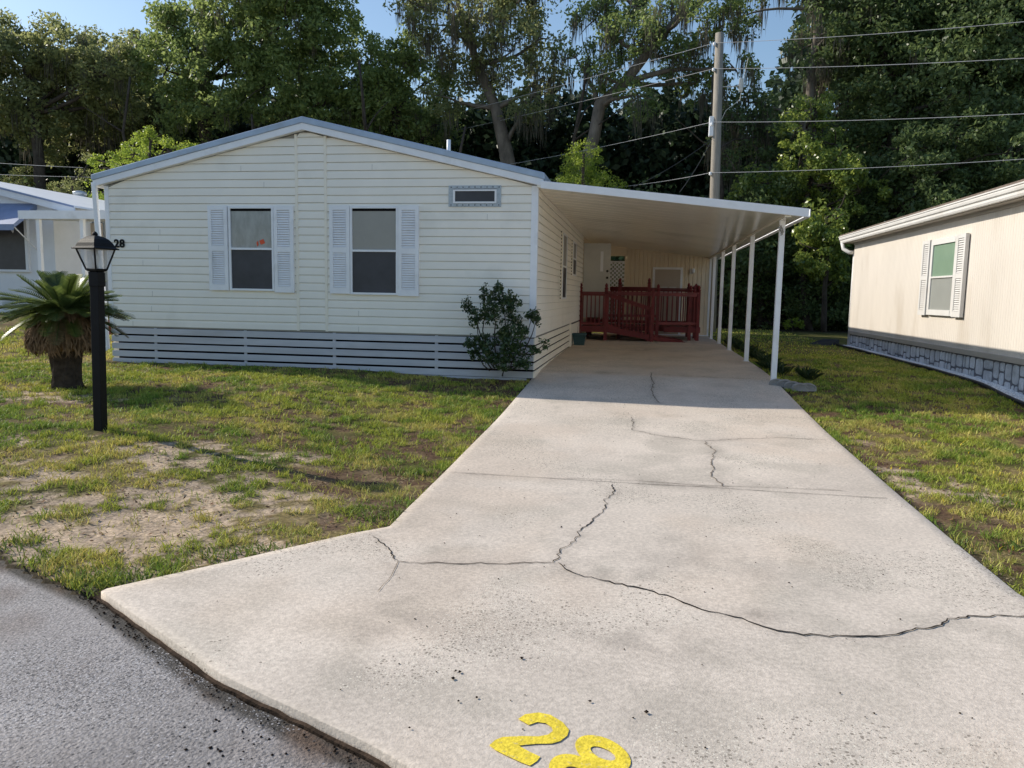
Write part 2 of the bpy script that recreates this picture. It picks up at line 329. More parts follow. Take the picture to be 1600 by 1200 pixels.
# ------------------------------------------------------------------ grass
def blades(name, px, py, h, wd, col, label):
    n = len(px); ang = rng.random(n)*2*math.pi; lean = rng.random(n)*.75+.15; la = rng.random(n)*2*math.pi
    z = G(px, py)-.012*bare(px, py)[0]*fbm(px, py, 3)+.012*(fbm(px, py, 12, 3)-.5)-.005
    P = np.stack([px, py, z], -1); sd = np.stack([np.cos(ang), np.sin(ang), 0*ang], -1)*(wd/2)[:, None]
    ln = np.stack([np.cos(la)*lean, np.sin(la)*lean, np.ones(n)], -1); ln = ln/np.linalg.norm(ln, axis=1)[:, None]
    mid = P+ln*(h*.55)[:, None]; tip = mid+(ln*.45+np.stack([np.cos(la), np.sin(la), 0*la], -1)*.35*lean[:, None]-np.array([0, 0, .12]))*h[:, None]
    V = np.stack([P-sd, P+sd, mid+sd*.8, tip, mid-sd*.8], 1).reshape(-1, 3)
    b = np.arange(n)[:, None]*5
    Fq = np.concatenate([b+np.array([[0, 1, 2]]), b+np.array([[0, 2, 4]]), b+np.array([[4, 2, 3]])], 0)
    cc = np.repeat(col, 5, 0)
    o = fastmesh(name, V, Fq, GRASS, None, cc, False); tag(o, label, 'grass', kind='stuff'); return o
def scatter(n, x0, x1, y0, y1, dens):
    x = rng.uniform(x0, x1, n); y = rng.uniform(y0, y1, n); k = rng.random(n) < dens(x, y); return x[k], y[k]
def lawn_ok(x, y): return (~in_drive(x, y, -.0)) & (y > road_y(x)-.03+.15*(x > -1.22)) & ~((x > -7.45) & (x < .1) & (y > -.1)) & ~((x > 6.85) & (y > -4.2) & (x < 15))
def vis(x, y):  # inside the view cone with a margin for other camera positions
    d0 = x-CAM[0]; d1 = y-CAM[1]; f = d0*CF[0]+d1*CF[1]; s_ = d0*CR[0]+d1*CR[1]; return (f > 1) & (np.abs(s_) < f*.72+1.2)
def dens(x, y):
    b, _ = bare(x, y); fall = np.clip(9.0/np.hypot(x-CAM[0], y-CAM[1]), .25, 1)**1.5
    clump = sm((fbm(x+5, y+5, 7, 2)-.28)/.36)
    return np.where(lawn_ok(x, y) & vis(x, y), (1-b*.93)*clump*fall, 0)
def gcol(x, y):
    n = len(x); a = np.array([.22, .25, .05]); bq = np.array([.10, .17, .035]); d = np.array([.42, .34, .15])
    t = sm((fbm(x+3, y+8, 1.6, 3)-.35)/.3)+rng.normal(0, .2, n); cc = mixc(a*np.ones((n, 3)), bq, np.clip(t, 0, 1))
    dry = np.clip(sm((fbm(x+9, y+77, 2.3, 4)-.42)/.25)*.55+rng.normal(.03, .2, n), 0, .9); cc = mixc(cc, d, dry)
    return cc*np.array([1.38, 1.42, 1.0])*rng.uniform(.7, 1.3, n)[:, None]
gx, gy = scatter(1700000, -11.5, 9, -9, 6, dens)
dist = np.hypot(gx-CAM[0], gy-CAM[1]); hh = rng.uniform(.018, .07, len(gx))*(.7+.8*fbm(gx, gy, 3, 2)); ww = rng.uniform(.004, .008, len(gx))*np.clip(dist/7, 1, 2.2)
blades('grass', gx, gy, hh, ww, gcol(gx, gy), 'short patchy green and straw coloured lawn grass beside the driveway')
gx, gy = scatter(90000, -34, 20, 5, 19, lambda x, y: np.where(lawn_ok(x, y) & ~((x < .1) & (x > -7.5) & (y < 14)) & vis(x, y), .8, 0))
blades('grass', gx, gy, rng.uniform(.03, .08, len(gx)), rng.uniform(.015, .03, len(gx)), gcol(gx, gy)*1.1, 'sunlit strip of mown grass behind the carport in front of the woods')
# taller weeds
wx, wy = [], []
for (px, py, n) in [(610, 720, 260), (640, 740, 260), (600, 812, 220), (620, 805, 200), (240, 660, 200), (520, 690, 260), (130, 905, 300), (170, 925, 300), (60, 880, 200), (480, 700, 200), (700, 705, 150), (1590, 860, 240), (1570, 700, 200), (1540, 780, 200), (1330, 705, 120), (1480, 850, 200), (540, 560+25, 60), (200, 905, 300), (460, 880, 250), (760, 660, 120), (350, 870, 260), (420, 860, 260), (20, 850, 240)]:
    p = gpt(px, py); n = n//2; wx.append(rng.normal(p[0], .13, n)); wy.append(rng.normal(p[1], .09, n))
wx = np.concatenate(wx); wy = np.concatenate(wy); k = lawn_ok(wx, wy); wx = wx[k]; wy = wy[k]
blades('weeds', wx, wy, rng.uniform(.04, .085, len(wx)), rng.uniform(.006, .012, len(wx)), np.array([.12, .17, .035])*rng.uniform(.7, 1.5, (len(wx), 1)), 'taller green weed tufts scattered through the lawn')
fx, fy = scatter(900, 4, 9, -7, 0, lambda x, y: np.where(lawn_ok(x, y), .25, 0))
blades('lawn_flowers', fx, fy, np.full(len(fx), .05), np.full(len(fx), .018), np.array([.65, .5, .05])*np.ones((len(fx), 1)), 'tiny yellow flowers dotted over the right lawn')
# dead leaves and litter
lx, ly = scatter(16000, -9, 7, -8.4, -.2, lambda x, y: np.where(lawn_ok(x, y) & vis(x, y), bare(x, y)[0]*.8+.06, 0))
n = len(lx); a = rng.random(n)*6.3; r = rng.uniform(.008, .022, n); z = G(lx, ly)+.006
d1 = np.stack([np.cos(a)*r, np.sin(a)*r, rng.uniform(-.006, .01, n)], -1); d2 = np.stack([-np.sin(a)*r*.5, np.cos(a)*r*.5, rng.uniform(-.004, .006, n)], -1); P = np.stack([lx, ly, z], -1)
V = np.stack([P-d1, P-d2, P+d1, P+d2], 1).reshape(-1, 3); LM = mat('leaf_litter', (.16, .09, .05), .9, .1, .5, 40)
o = fastmesh('leaf_litter', V, np.arange(n*4).reshape(-1, 4), LM); tag(o, 'small brown dead leaves littering the bare patches of lawn', 'leaf litter', kind='stuff')
# ------------------------------------------------------------------ road
rx = np.concatenate([np.linspace(-80, -8, 30), np.linspace(-7.9, 9, 180), np.linspace(9.5, 80, 30)]); tt = np.concatenate([[0, .03, .06], np.linspace(.12, 6, 50), np.linspace(7, 60, 12)])
RXg, T = np.meshgrid(rx, tt); RY = road_y(RXg)-T+.03*(fbm(RXg, T, 9, 2)-.5)*(T < .1)
inn = in_drive(RXg, RY, 0)
rc = np.array([.29, .27, .265])*(.85+.3*fbm(RXg, RY, .9, 3))[..., None]; rc = np.where((T < .09)[..., None], np.array([.05, .045, .04]), rc)
dirt = sm((fbm(RXg+3, RY+6, 3.2, 4)-.5)/.2)*np.exp(-T/.45); rc = mixc(rc, np.array([.12, .075, .05]), dirt*.8)
ny, nx = RXg.shape; idx = np.arange(ny*nx).reshape(ny, nx); F = np.stack([idx[:-1, :-1], idx[1:, :-1], idx[1:, 1:], idx[:-1, 1:]], -1).reshape(-1, 4)
o = fastmesh('road', np.stack([RXg, RY, 0*RXg+.004*np.cos(T)], -1).reshape(-1, 3), F, ASPH, None, rc.reshape(-1, 3), True); tag(o, kind='structure')
# ------------------------------------------------------------------ driveway
cracks = [  # (pixel polyline, width m, soft)
 ([(583, 838), (600, 850), (612, 862), (622, 876)], .011, 0), ([(622, 876), (660, 879), (720, 882), (780, 881), (868, 880)], .012, 0),
 ([(868, 880), (880, 862), (905, 832), (930, 805), (948, 785), (958, 757)], .013, 0),
 ([(868, 880), (890, 893), (950, 910), (1010, 922), (1060, 938), (1110, 955), (1160, 966), (1215, 988), (1280, 992), (1390, 993), (1460, 978), (1510, 961), (1600, 963), (1680, 966)], .017, 0),
 ([(622, 876), (612, 900), (590, 925)], .006, 1),
 ([(1100, 690), (1118, 705), (1112, 725), (1112, 745), (1135, 762)], .016, 1), ([(985, 652), (990, 672), (1030, 681), (1100, 690), (1160, 686), (1225, 684), (1295, 688)], .012, 0),
 ([(1015, 582), (1022, 600), (1018, 612), (1030, 630)], .022, 1),
 ([(703, 738), (800, 744), (900, 750), (1010, 757), (1100, 761), (1200, 768), (1300, 774), (1388, 779)], .011, 0),
 ([(880, 747), (1000, 752), (1100, 759), (1200, 762), (1320, 767)], .010, 1), ([(836, 579), (1000, 584), (1221, 595)], .012, 1)]
cw = []
for pl, wd, sf in [(q[0], q[1]*.46, q[2]) for q in cracks]:
    W = [gpt(px, py, 0, DZ)[:2] for px, py in pl]; D = []
    for a, b in zip(W[:-1], W[1:]):
        n = max(2, int(np.linalg.norm(b-a)/.035)); straight = len(pl) in (8, 3) or pl[0][0] == 880
        for i in range(n):
            q = a+(b-a)*i/n; nn = np.array([-(b-a)[1], (b-a)[0]])/np.linalg.norm(b-a); jj = (fbm(q[:1]*1, q[1:]*1, 5, 4)[0]-.5)*.09+rng.normal(0, .006); D.append(q+nn*(rng.normal(0, .002) if straight else jj))
    D.append(W[-1]); cw.append((np.array(D), wd, sf))
ry_ = np.concatenate([np.arange(-12, -8.4, .05), np.arange(-8.4, .7, .035), np.arange(.7, 12.71, .12)]); nt_ = 130
TT = np.linspace(0, 1, nt_); Yd = np.repeat(ry_[:, None], nt_, 1)+0*TT[None]; XL = drive_l(ry_)[:, None]; XR = drive_r(ry_)[:, None]; Xd = XL+(XR-XL)*TT[None]
Zd = prof(Yd)+.05+.004*(fbm(Xd, Yd, 1.5, 3)-.5); Zd = Zd-.05*((TT[None] < 1e-6) | (TT[None] > 1-1e-6)) 
Xd[:, 1] = Xd[:, 0]+.003; Xd[:, -2] = Xd[:, -1]-.003; Xd[:, 2] = Xd[:, 0]+.009; Xd[:, -3] = Xd[:, -1]-.009; Zd[:, 0] -= .03; Zd[:, -1] -= .03; Zd[:, 1] -= .004; Zd[:, -2] -= .004
base = np.array([.60, .525, .45]); col = base*(.86+.28*fbm(Xd, Yd, .8, 5))[..., None]
col = mixc(col, np.array([.43, .385, .325]), sm((fbm(Xd+9, Yd, 2.2, 5)-.5)/.25)*.5)
col = mixc(col, np.array([.58, .455, .35]), sm((fbm(Xd-19, Yd+5, .7, 4)-.48)/.2)*.28)
near = np.full(Xd.shape, 9.)
for D, wd, sf in cw:
    for p in D[::3]: near = np.minimum(near, (Xd-p[0])**2+(Yd-p[1])**2)
dd = np.sqrt(near); st = np.exp(-dd/.07)*sm((fbm(Xd, Yd, 4, 3)-.3)/.4); col = mixc(col, np.array([.20, .175, .15]), st*.45)
for (px, py, rx_, ry2, s_) in [(950, 895, .28, .13, .5), (1170, 960, .2, .1, .45), (1000, 545, .5, .5, .55), (1120, 880, .6, .3, .25), (1010, 1000, .5, .2, .3), (640, 960, .3, .6, .2), (800, 1000, .8, .3, .15)]:
    p = gpt(px, py, 0, DZ); d = ((Xd-p[0])/rx_)**2+((Yd-p[1])/ry2)**2; col = mixc(col, np.array([.17, .15, .13]), np.exp(-d)*s_*sm((fbm(Xd, Yd, 5, 4)-.35)/.3))
cz = sm((Yd-.55)/.1); col = mixc(col, col*np.array([1.0, .95, .88])*.98, cz)
ny, nx = Xd.shape; idx = np.arange(ny*nx).reshape(ny, nx); F = np.stack([idx[:-1, :-1], idx[:-1, 1:], idx[1:, 1:], idx[1:, :-1]], -1).reshape(-1, 4)
drv = fastmesh('driveway', np.stack([Xd, Yd, Zd], -1).reshape(-1, 3), F, CONC, None, col.reshape(-1, 3), True); tag(drv, kind='structure')
for D, wd, sf in cw:
    t = np.gradient(D, axis=0); t /= np.linalg.norm(t, axis=1)[:, None]+1e-9; nn = np.stack([-t[:, 1], t[:, 0]], -1)
    ws = wd*.5*(.35+1.3*fbm(D[:, 0]*3, D[:, 1]*3, 4, 3)**1.6*1.6+.35*rng.random(len(D)))[:, None]; ws[0] = ws[-1] = .001
    z = prof(D[:, 1])+.0545; A = np.column_stack([D+nn*ws, z]); Bq = np.column_stack([D-nn*ws, z]); V = np.concatenate([A, Bq]); n = len(D); i = np.arange(n-1)
    fastmesh('crack', V, np.stack([i, i+n, i+n+1, i+1], -1), CRACKL if sf else CRACK, drv)
b = MB(); tx = np.linspace(-1.24, 3.2, 60); jw = [random.uniform(-.006, .006) for _ in tx]
for i in range(59):
    q = [(x_, float(road_y(x_))+.012+j_, z_) for z_ in (-.03, .016) for (x_, j_) in ((tx[i], jw[i]-.008), (tx[i+1], jw[i+1]-.008), (tx[i+1], jw[i+1]+.012), (tx[i], jw[i]+.012))]
    b.add(q, [(0, 3, 2, 1), (4, 5, 6, 7), (0, 1, 5, 4), (2, 3, 7, 6)])
o = b.build('joint_strip', mat('rotten_wood', (.05, .034, .024), .95, .1, .6, 12, .8, 40)); tag(o, 'rotting brown timber joint strip between the asphalt road and the driveway', 'joint strip')
def flat(name, polys, m, parent, zoff):
    b = MB()
    for k, pl in enumerate(polys):
        b.add([(q[0], q[1], float(prof(q[1]))+.05+zoff+.0015*k) for q in pl], [tuple(range(len(pl)))])
    return b.build(name, m, parent)
cp = lambda x, y: gpt(740+x/5.3333, 1080+y/5.3333, 0, DZ)[:2]
two = [(370, 240), (430, 200), (540, 185), (640, 205), (740, 265), (795, 330), (780, 380), (720, 425), (650, 445), (520, 448), (375, 462), (460, 510), (555, 555), (530, 590), (470, 630), (400, 605), (270, 545), (180, 500), (130, 460), (180, 415), (240, 390), (400, 382), (540, 385), (620, 370), (660, 340), (650, 310), (600, 275), (530, 265), (460, 290)]
b = MB(); pts = [cp(*q) for q in two]; b.add([(q[0], q[1], float(prof(q[1]))+.0545) for q in pts], [tuple(range(len(pts)))])
o2 = b.build('painted_digit', YEL, drv); o2['label'] = 'yellow painted digit 2 on the concrete'
b = MB()
for (cx, cy, ra, rb, ia, ib, z0) in [(1078, 528, 247, 128, 112, 42, .0545), (852, 702, 238, 150, 100, 52, .0558)]:
    vs = []; N = 40; th = math.radians(24)
    for (a_, b_) in ((ra, rb), (ia, ib)):
        for k in range(N):
            t = 2*math.pi*k/N; u = a_*math.cos(t); v = b_*math.sin(t); q = cp(cx+u*math.cos(th)-v*math.sin(th), cy+u*math.sin(th)+v*math.cos(th)); vs.append((q[0], q[1], float(prof(q[1]))+z0))
    b.add(vs, [(k, (k+1) % N, (k+1) % N+N, k+N) for k in range(N)])
o8 = b.build('painted_digit', YEL, drv); o8['label'] = 'yellow painted digit 8 on the concrete'
# dirt along the joint of road and driveway, and pebbles
def lumps(name, pts, r, m, label, cat, kind='stuff'):
    b = MB()
    for (x, y, z) in pts:
        q = r*random.uniform(.4, 1.3); vs = [(x+q*random.uniform(.6, 1.2)*dx, y+q*random.uniform(.6, 1.2)*dy, z+q*random.uniform(.4, .8)*dz) for dx, dy, dz in [(1, 0, 0), (0, 1, 0), (-1, 0, 0), (0, -1, 0), (0, 0, 1), (0, 0, -1)]]
        b.add(vs, [(0, 1, 4), (1, 2, 4), (2, 3, 4), (3, 0, 4), (1, 0, 5), (2, 1, 5), (3, 2, 5), (0, 3, 5)])
    o = b.build(name, m); tag(o, label, cat, kind=kind); return o
pp = []
for i in range(380):
    x = random.uniform(-1.3, 1.1); t = abs(random.gauss(0, .05)) ; dnn = fbm(np.array([x]), np.array([3.]), 2.5, 3)[0]
    if random.random() < .25+sm((dnn-.45)/.2)*.9: pp.append((x, float(road_y(x))-t-.0, .010))
for i in range(45):
    p = gpt(random.gauss(370, 50), random.gauss(1150, 35), 0, lambda x, y: 0.); 
    if p[1] < road_y(p[0])-.02: pp.append((p[0], p[1], .006))
lumps('debris', pp, .007, DEBRIS, 'dark dirt crumbs along the joint between road and driveway', 'debris')
pp = [tuple(gpt(x, y, 0, DZ)+np.array([0, 0, .008])) for x, y in [(712, 1050), (718, 1052), (708, 1062), (745, 1092), (716, 1098), (640, 1140), (1010, 1115), (922, 1098), (815, 1030), (790, 1014)]]
lumps('clod', pp, .011, DEBRIS, 'small black dirt clods lying on the driveway', 'debris')
pp = [(random.uniform(-.5, 3.7), random.uniform(-11, -1), 0) for _ in range(420)]; pp = [(x, y, float(prof(y))+.054) for x, y, _ in pp if in_drive(np.array(x), np.array(y), .1)]
lumps('grit', pp, .005, DEBRIS, 'tiny dark specks of grit scattered over the driveway concrete', 'grit')
# ================================================================== MAIN HOUSE
HX0 = -7.36; RX = -3.76; DEP = 13.5
house = empty('mobile_home', (-3.7, 0, .38))
tag(house, 'cream single storey mobile home with low gable roof and white shutters', 'house')
def ztop(x): return 4.40-.232*abs(x-RX)-.19
def courses(b, u0, u1, z0, z1, pitch, emit, topf=None):
    z = z0; 
    while z < z1-.001:
        za, zb = z, min(z+pitch, z1)
        if topf is None: a0, a1, b0, b1 = u0, u1, u0, u1
        else:
            a0, a1 = topf(za, u0, u1); b0, b1 = topf(zb, u0, u1)
            if b1-b0 < .02: break
        emit(b, a0, a1, b0, b1, za, zb); z += pitch
def gable(z, u0, u1):
    h = (4.21-z)/.232; return max(u0, RX-h), min(u1, RX+h)
def emit_front(b, a0, a1, b0, b1, za, zb):
    za += .0055; m = za+(zb-za)*.72
    t = (m-za)/(zb-za); m0 = a0+(b0-a0)*t; m1 = a1+(b1-a1)*t
    b.add([(a0, -.022, za), (a1, -.022, za), (m1, -.018, m), (m0, -.018, m), (b0, -.003, zb), (b1, -.003, zb), (a0, -.001, za), (a1, -.001, za)],
          [(0, 1, 2, 3), (3, 2, 5, 4), (6, 7, 1, 0)])
b = MB(); b.box((HX0+.02, 0.0, 1.0), (-.02, .1, 3.38), 1); b.add([(HX0+.02, .0, 3.38), (-.02, .0, 3.38), (RX, 0, 4.21)], [(0, 1, 2)], 1)
ZB = 1.02
for (u0, u1, off) in [(HX0+.06, -3.935, 0), (-3.895, -3.44, .012), (-3.40, -.06, 0)]:
    courses(b, u0, u1, ZB+off, 4.19, .1285, emit_front, gable)
wallf = b.build('wall', [CREAM, SHADE_JOINT], house); wallf['label'] = 'front wall of cream horizontal siding'
random.seed(31); b = MB()
for k in range(24):
    z_ = ZB+k*.1285
    for (u0, u1) in ((HX0+.4, -4.1), (-3.2, -.3)):
        x = random.uniform(u0, u1); g0, g1 = gable(z_+.13, HX0, 0)
        if g0+.1 < x < g1-.1 and k % 2 == 0 and not (1.6 < z_ < 3.1 and (-5.5 < x < -3.9 or -3.4 < x < -1.8)) and not (z_ > 2.9 and x > -1.5): b.prism([(x, -.0235, z_+.007), (x+.0035, -.0235, z_+.007), (x+.0035, -.0195, z_+.092), (x, -.0195, z_+.092)], (0, .003, 0))
b.build('panel_joints', SHADE_JOINT, house)
for x in (-3.935, -3.44): b = MB(); b.box((x, -.030, ZB), (x+.04, .0, ztop(x)-.005)); b.build('siding_trim', TRIMC, house)
b = MB(); b.box((HX0, -.03, ZB-.01), (HX0+.075, .05, ztop(HX0)-.0)); b.build('corner_post', WHITE, house, bevel=.004)
b = MB(); b.box((-.075, -.03, ZB-.01), (.03, -.0, ztop(0)-.0)); b.box((.0, 0, ZB-.01), (.03, .06, ztop(0))); b.build('corner_post', WHITE, house, bevel=.003)
def emit_side(b, a0, a1, b0, b1, za, zb):
    za += .0055; m = za+(zb-za)*.72
    b.add([(.020, a0, za), (.020, a1, za), (.017, a1, m), (.017, a0, m), (.001, b0, zb), (.001, b1, zb), (.001, a0, za), (.001, a1, za)], [(0, 1, 2, 3), (3, 2, 5, 4), (6, 7, 1, 0)])
b = MB(); b.box((-.1, .1, 1.0), (0, DEP, 3.40), 1); courses(b, .06, 9.75, ZB, 3.38, .1285, emit_side); o = b.build('wall', [CREAM, SHADE_JOINT], house); o['label'] = 'right side wall under the carport'
b = MB(); b.box((HX0, .05, .3), (HX0+.1, DEP, 3.42)); b.box((HX0+.1, DEP-.1, .3), (-.1, DEP, 3.42)); b.build('wall', CREAM, house)
# roof
b = MB()
y0, y1 = -.13, DEP+.15
def zt(x): return 4.42-.232*abs(x-RX)
xl, xr = -7.52, .13
b.add([(xl, y0, zt(xl)), (RX, y0, zt(RX)), (xr, y0, zt(xr)), (xr, y0, zt(xr)-.1), (RX, y0, zt(RX)-.1), (xl, y0, zt(xl)-.1),
       (xl, y1, zt(xl)), (RX, y1, zt(RX)), (xr, y1, zt(xr)), (xr, y1, zt(xr)-.1), (RX, y1, zt(RX)-.1), (xl, y1, zt(xl)-.1)],
      [(0, 1, 4, 5), (1, 2, 3, 4), (6, 7, 1, 0), (7, 8, 2, 1), (5, 4, 10, 11), (4, 3, 9, 10), (2, 8, 9, 3), (6, 0, 5, 11), (7, 6, 11, 10), (8, 7, 10, 9)])
roof = b.build('roof', ROOFM, house, bevel=.012); roof['label'] = 'blue grey metal roof edge'
b = MB()
for a, c_ in ((xl+.02, RX), (RX, xr-.02)):
    b.add([(a, y0+.015, zt(a)-.101), (c_, y0+.015, zt(c_)-.101), (c_, y0+.015, zt(c_)-.2), (a, y0+.015, zt(a)-.2), (a, 0, zt(a)-.101), (c_, 0, zt(c_)-.101), (c_, 0, zt(c_)-.2), (a, 0, zt(a)-.2)],
          [(0, 1, 2, 3), (3, 2, 6, 7), (4, 5, 6, 7), (0, 3, 7, 4), (1, 2, 6, 5), (0, 1, 5, 4)])
b.box((xl+.02, 0, zt(xl)-.2), (HX0, DEP, zt(xl)-.105)); b.build('fascia', WHITE, house)
b = MB(); p = (-1.7, 1.2); b.lathe((p[0], p[1], zt(p[0])-.02), [(.035, 0), (.035, .36), (.028, .36)], 12); b.build('vent_pipe', WHITE, house, True)
# skirting
b = MB()
for i in range(5):
    z = .365+i*.131; jit = [random.uniform(-.004, .004) for _ in range(2)]
    b.box((HX0+.02, -.02, z+jit[0]), (-.0, .0, z+.103))
for x in (-6.55, -4.9, -3.33, -1.6, -.55): b.box((x, -.0, .36), (x+.05, .02, 1.0))
b.box((HX0+.02, -.018, .30), (-.1, .0, .36))
sk = b.build('skirting', SKIRT, house, bevel=.004); sk['label'] = 'front skirting of blue grey horizontal boards'
b = MB()
for i in range(5):
    z = .365+i*.131; b.box((.0, -.02, z), (.02, 6.1, z+.106))
b.box((.0, 6.1, .4), (.05, 6.16, 1.02)); b.box((0, 6.2, .4), (.02, 9.7, .98))
o = b.build('skirting', TRIMC, house, bevel=.004); o['label'] = 'side skirting boards under the carport'
b = MB(); b.box((HX0+.1, .05, .2), (-.06, .09, 1.0)); b.box((-.10, .09, .2), (-.06, 9.7, 1.0)); b.build('crawl_space', DARK, house)
# downspout left
b = MB(); b.box((-7.53, -.12, 3.35), (-7.45, .0, 3.42)); b.beam((-7.49, -.09, 3.40), (-7.41, -.05, .62), .075, .06, (0, 1, 0)); b.beam((-7.41, -.05, .64), (-7.55, -.18, .5), .07, .06, (0, 0, 1)); b.build('downspout', WHITE, house, bevel=.006)
def shutter(x0, x1, z0, z1, parent, y=-.062, place=None, m=None):
    P = place or (lambda u, w_, z: (u, w_, z))
    b = MB()
    def bx(u0, u1, w0, w1, za, zb):
        q = [P(u, w_, z) for z in (za, zb) for (u, w_) in ((u0, w0), (u1, w0), (u1, w1), (u0, w1))]
        b.add(q, [(0, 3, 2, 1), (4, 5, 6, 7), (0, 1, 5, 4), (1, 2, 6, 5), (2, 3, 7, 6), (3, 0, 4, 7)])
    fr = .055*(x1-x0)/.33; bx(x0, x1, y+.034, -.012, z0, z1)
    bx(x0, x0+fr, y, y+.0335, z0, z1); bx(x1-fr, x1, y, y+.0335, z0, z1)
    zm = (z0+z1)/2
    for za, zb in ((z0, z0+.10), (zm-.045, zm+.045), (z1-.07, z1)): bx(x0+fr, x1-fr, y+.001, y+.0335, za, zb)
    for za, zb in ((z0+.10, zm-.045), (zm+.045, z1-.07)):
        n = 15; h = (zb-za)/n
        for i in range(n):
            z = za+i*h+.006
            q = [P(x0+fr, y+.004, z), P(x1-fr, y+.004, z), P(x1-fr, y+.018, z+h*.70), P(x0+fr, y+.018, z+h*.70)]; b.add(q, [(0, 1, 2, 3)])
            q = [P(x0+fr, y+.004, z), P(x1-fr, y+.004, z), P(x1-fr, y+.0338, z+.004), P(x0+fr, y+.0338, z+.004)]; b.add(q, [(0, 1, 2, 3)])
    return b.build('shutter', m or WHITE, parent)
def window(parent, x0, x1, z0, z1, up, lo, place=None, y=-.03, fr=.035, m=None):
    P = place or (lambda u, w_, z: (u, w_, z))
    def bx(b, u0, u1, w0, w1, za, zb):
        q = [P(u, w_, z) for z in (za, zb) for (u, w_) in ((u0, w0), (u1, w0), (u1, w1), (u0, w1))]
        b.add(q, [(0, 3, 2, 1), (4, 5, 6, 7), (0, 1, 5, 4), (1, 2, 6, 5), (2, 3, 7, 6), (3, 0, 4, 7)])
    zm = (z0+z1)/2
    b = MB(); bx(b, x0, x0+fr, y-.01, 0, z0, z1); bx(b, x1-fr, x1, y-.01, 0, z0, z1); bx(b, x0+fr, x1-fr, y-.012, 0, z1-fr, z1); bx(b, x0+fr, x1-fr, y-.018, 0, z0, z0+fr); bx(b, x0+fr, x1-fr, y-.014, 0, zm-.017, zm+.017)
    wn = b.build('window', m or WHITE, parent, bevel=.003)
    b = MB(); bx(b, x0+fr, x1-fr, y*.6-.003, 0, zm+.017, z1-fr); o = b.build('pane', up, wn); o['label'] = 'upper pane'
    b = MB(); bx(b, x0+fr, x1-fr, y*.6-.006, 0, z0+fr, zm-.017); o = b.build('pane', lo, wn); o['label'] = 'lower pane with dark screen'
    return wn
w1 = window(house, -5.10, -4.31, 1.66, 3.03, GLASSL, GLASSD, y=-.045)
shutter(-5.46, -5.12, 1.66, 3.04, house); shutter(-4.30, -3.965, 1.64, 3.04, house)
w2 = window(house, -3.0, -2.20, 1.63, 3.03, GLASSB, GLASSD, y=-.045)
shutter(-3.345, -3.005, 1.64, 3.04, house); shutter(-2.195, -1.86, 1.62, 3.04, house)
for w_, x0, x1 in ((w1, -5.065, -4.345), (w2, -2.965, -2.235)):   # dark gap above the blind and bottom rail
    b = MB(); b.box((x0, -.0345, 2.955), (x1, -.0315, 2.995)); b.build('shade_gap', DARK, w_)
q = [(-4.52+.055*math.cos(k*math.pi/4+.4)*(1 if k % 2 else .75), 2.46+.05*math.sin(k*math.pi/4+.4)*(1 if k % 2 else .7)) for k in range(8)]
b = MB(); b.prism([(x, -.035, z) for x, z in q], (0, .004, 0)); b.prism([(x*.0-4.6+(x+4.52)*.35, -.035, z-.03) for x, z in q], (0, .004, 0)); o = b.build('sticker', STICK, w1)
# awning window
b = MB(); b.box((-1.385, -.034, 3.02), (-.55, -.0, 3.075)); b.box((-1.385, -.034, 3.295), (-.55, 0, 3.345)); b.box((-1.385, -.033, 3.075), (-1.31, 0, 3.295)); b.box((-.62, -.033, 3.075), (-.55, 0, 3.295))
aw = b.build('window', ALU, house, bevel=.003); aw['label'] = 'small wide metal framed window under the roof'
b = MB(); b.box((-1.31, -.045, 3.075), (-.62, -.03, 3.10)); b.box((-1.31, -.045, 3.26), (-.62, -.03, 3.285)); b.box((-1.31, -.045, 3.10), (-1.28, -.03, 3.26)); b.box((-.65, -.045, 3.10), (-.62, -.03, 3.26)); b.build('sash', WHITE, aw)
b = MB(); b.box((-1.31, -.028, 3.075), (-.62, -.0, 3.295)); b.build('pane', GLASSD, aw)
b = MB()
for i in range(9):
    for z in (3.048, 3.32): x = -1.35+i*.095; b.box((x, -.038, z-.008), (x+.014, -.033, z+.008))
b.build('screw_row', DARK, aw)
# side windows
plR = lambda u, w_, z: (-w_, u, z)
for (u0, u1, z0, z1) in ((3.95, 4.85, 1.6, 2.95), (6.35, 7.3, 2.15, 2.95)):
    window(house, u0, u1, z0, z1, GLASSB, GLASSD, place=plR)
    b = MB(); zz = np.arange(z0, z1, .07)
    for z in zz: b.box((.016, u0-.28, z), (.03, u0-.27, z+.03))
    b.build('shutter_gap', DARK, house)
    b = MB(); b.box((.016, u0-.27, z0), (.028, u0-.02, z1)); b.build('side_trim', TRIMC, house)
# house number
def textmesh(s, size, name, m, parent, mw, extr=.006, off=.0):
    cu = bpy.data.curves.new('t', 'FONT'); cu.body = s; cu.size = size; cu.extrude = extr; cu.offset = off; cu.space_character = 1.1
    t = bpy.data.objects.new('t', cu); COL.objects.link(t); bpy.context.view_layer.update()
    me = bpy.data.meshes.new_from_object(t.evaluated_get(bpy.context.evaluated_depsgraph_get())); bpy.data.objects.remove(t)
    me.name = name; me.transform(mw); me.transform(Matrix.Translation(-wloc(parent)))
    me.materials.clear(); return link(name, me, m, parent)
textmesh('28', .185, 'house_number', BLACK, house, Matrix.Translation((-7.21, -.03, 2.355)) @ Matrix.Rotation(math.pi/2, 4, 'X'), off=.006)
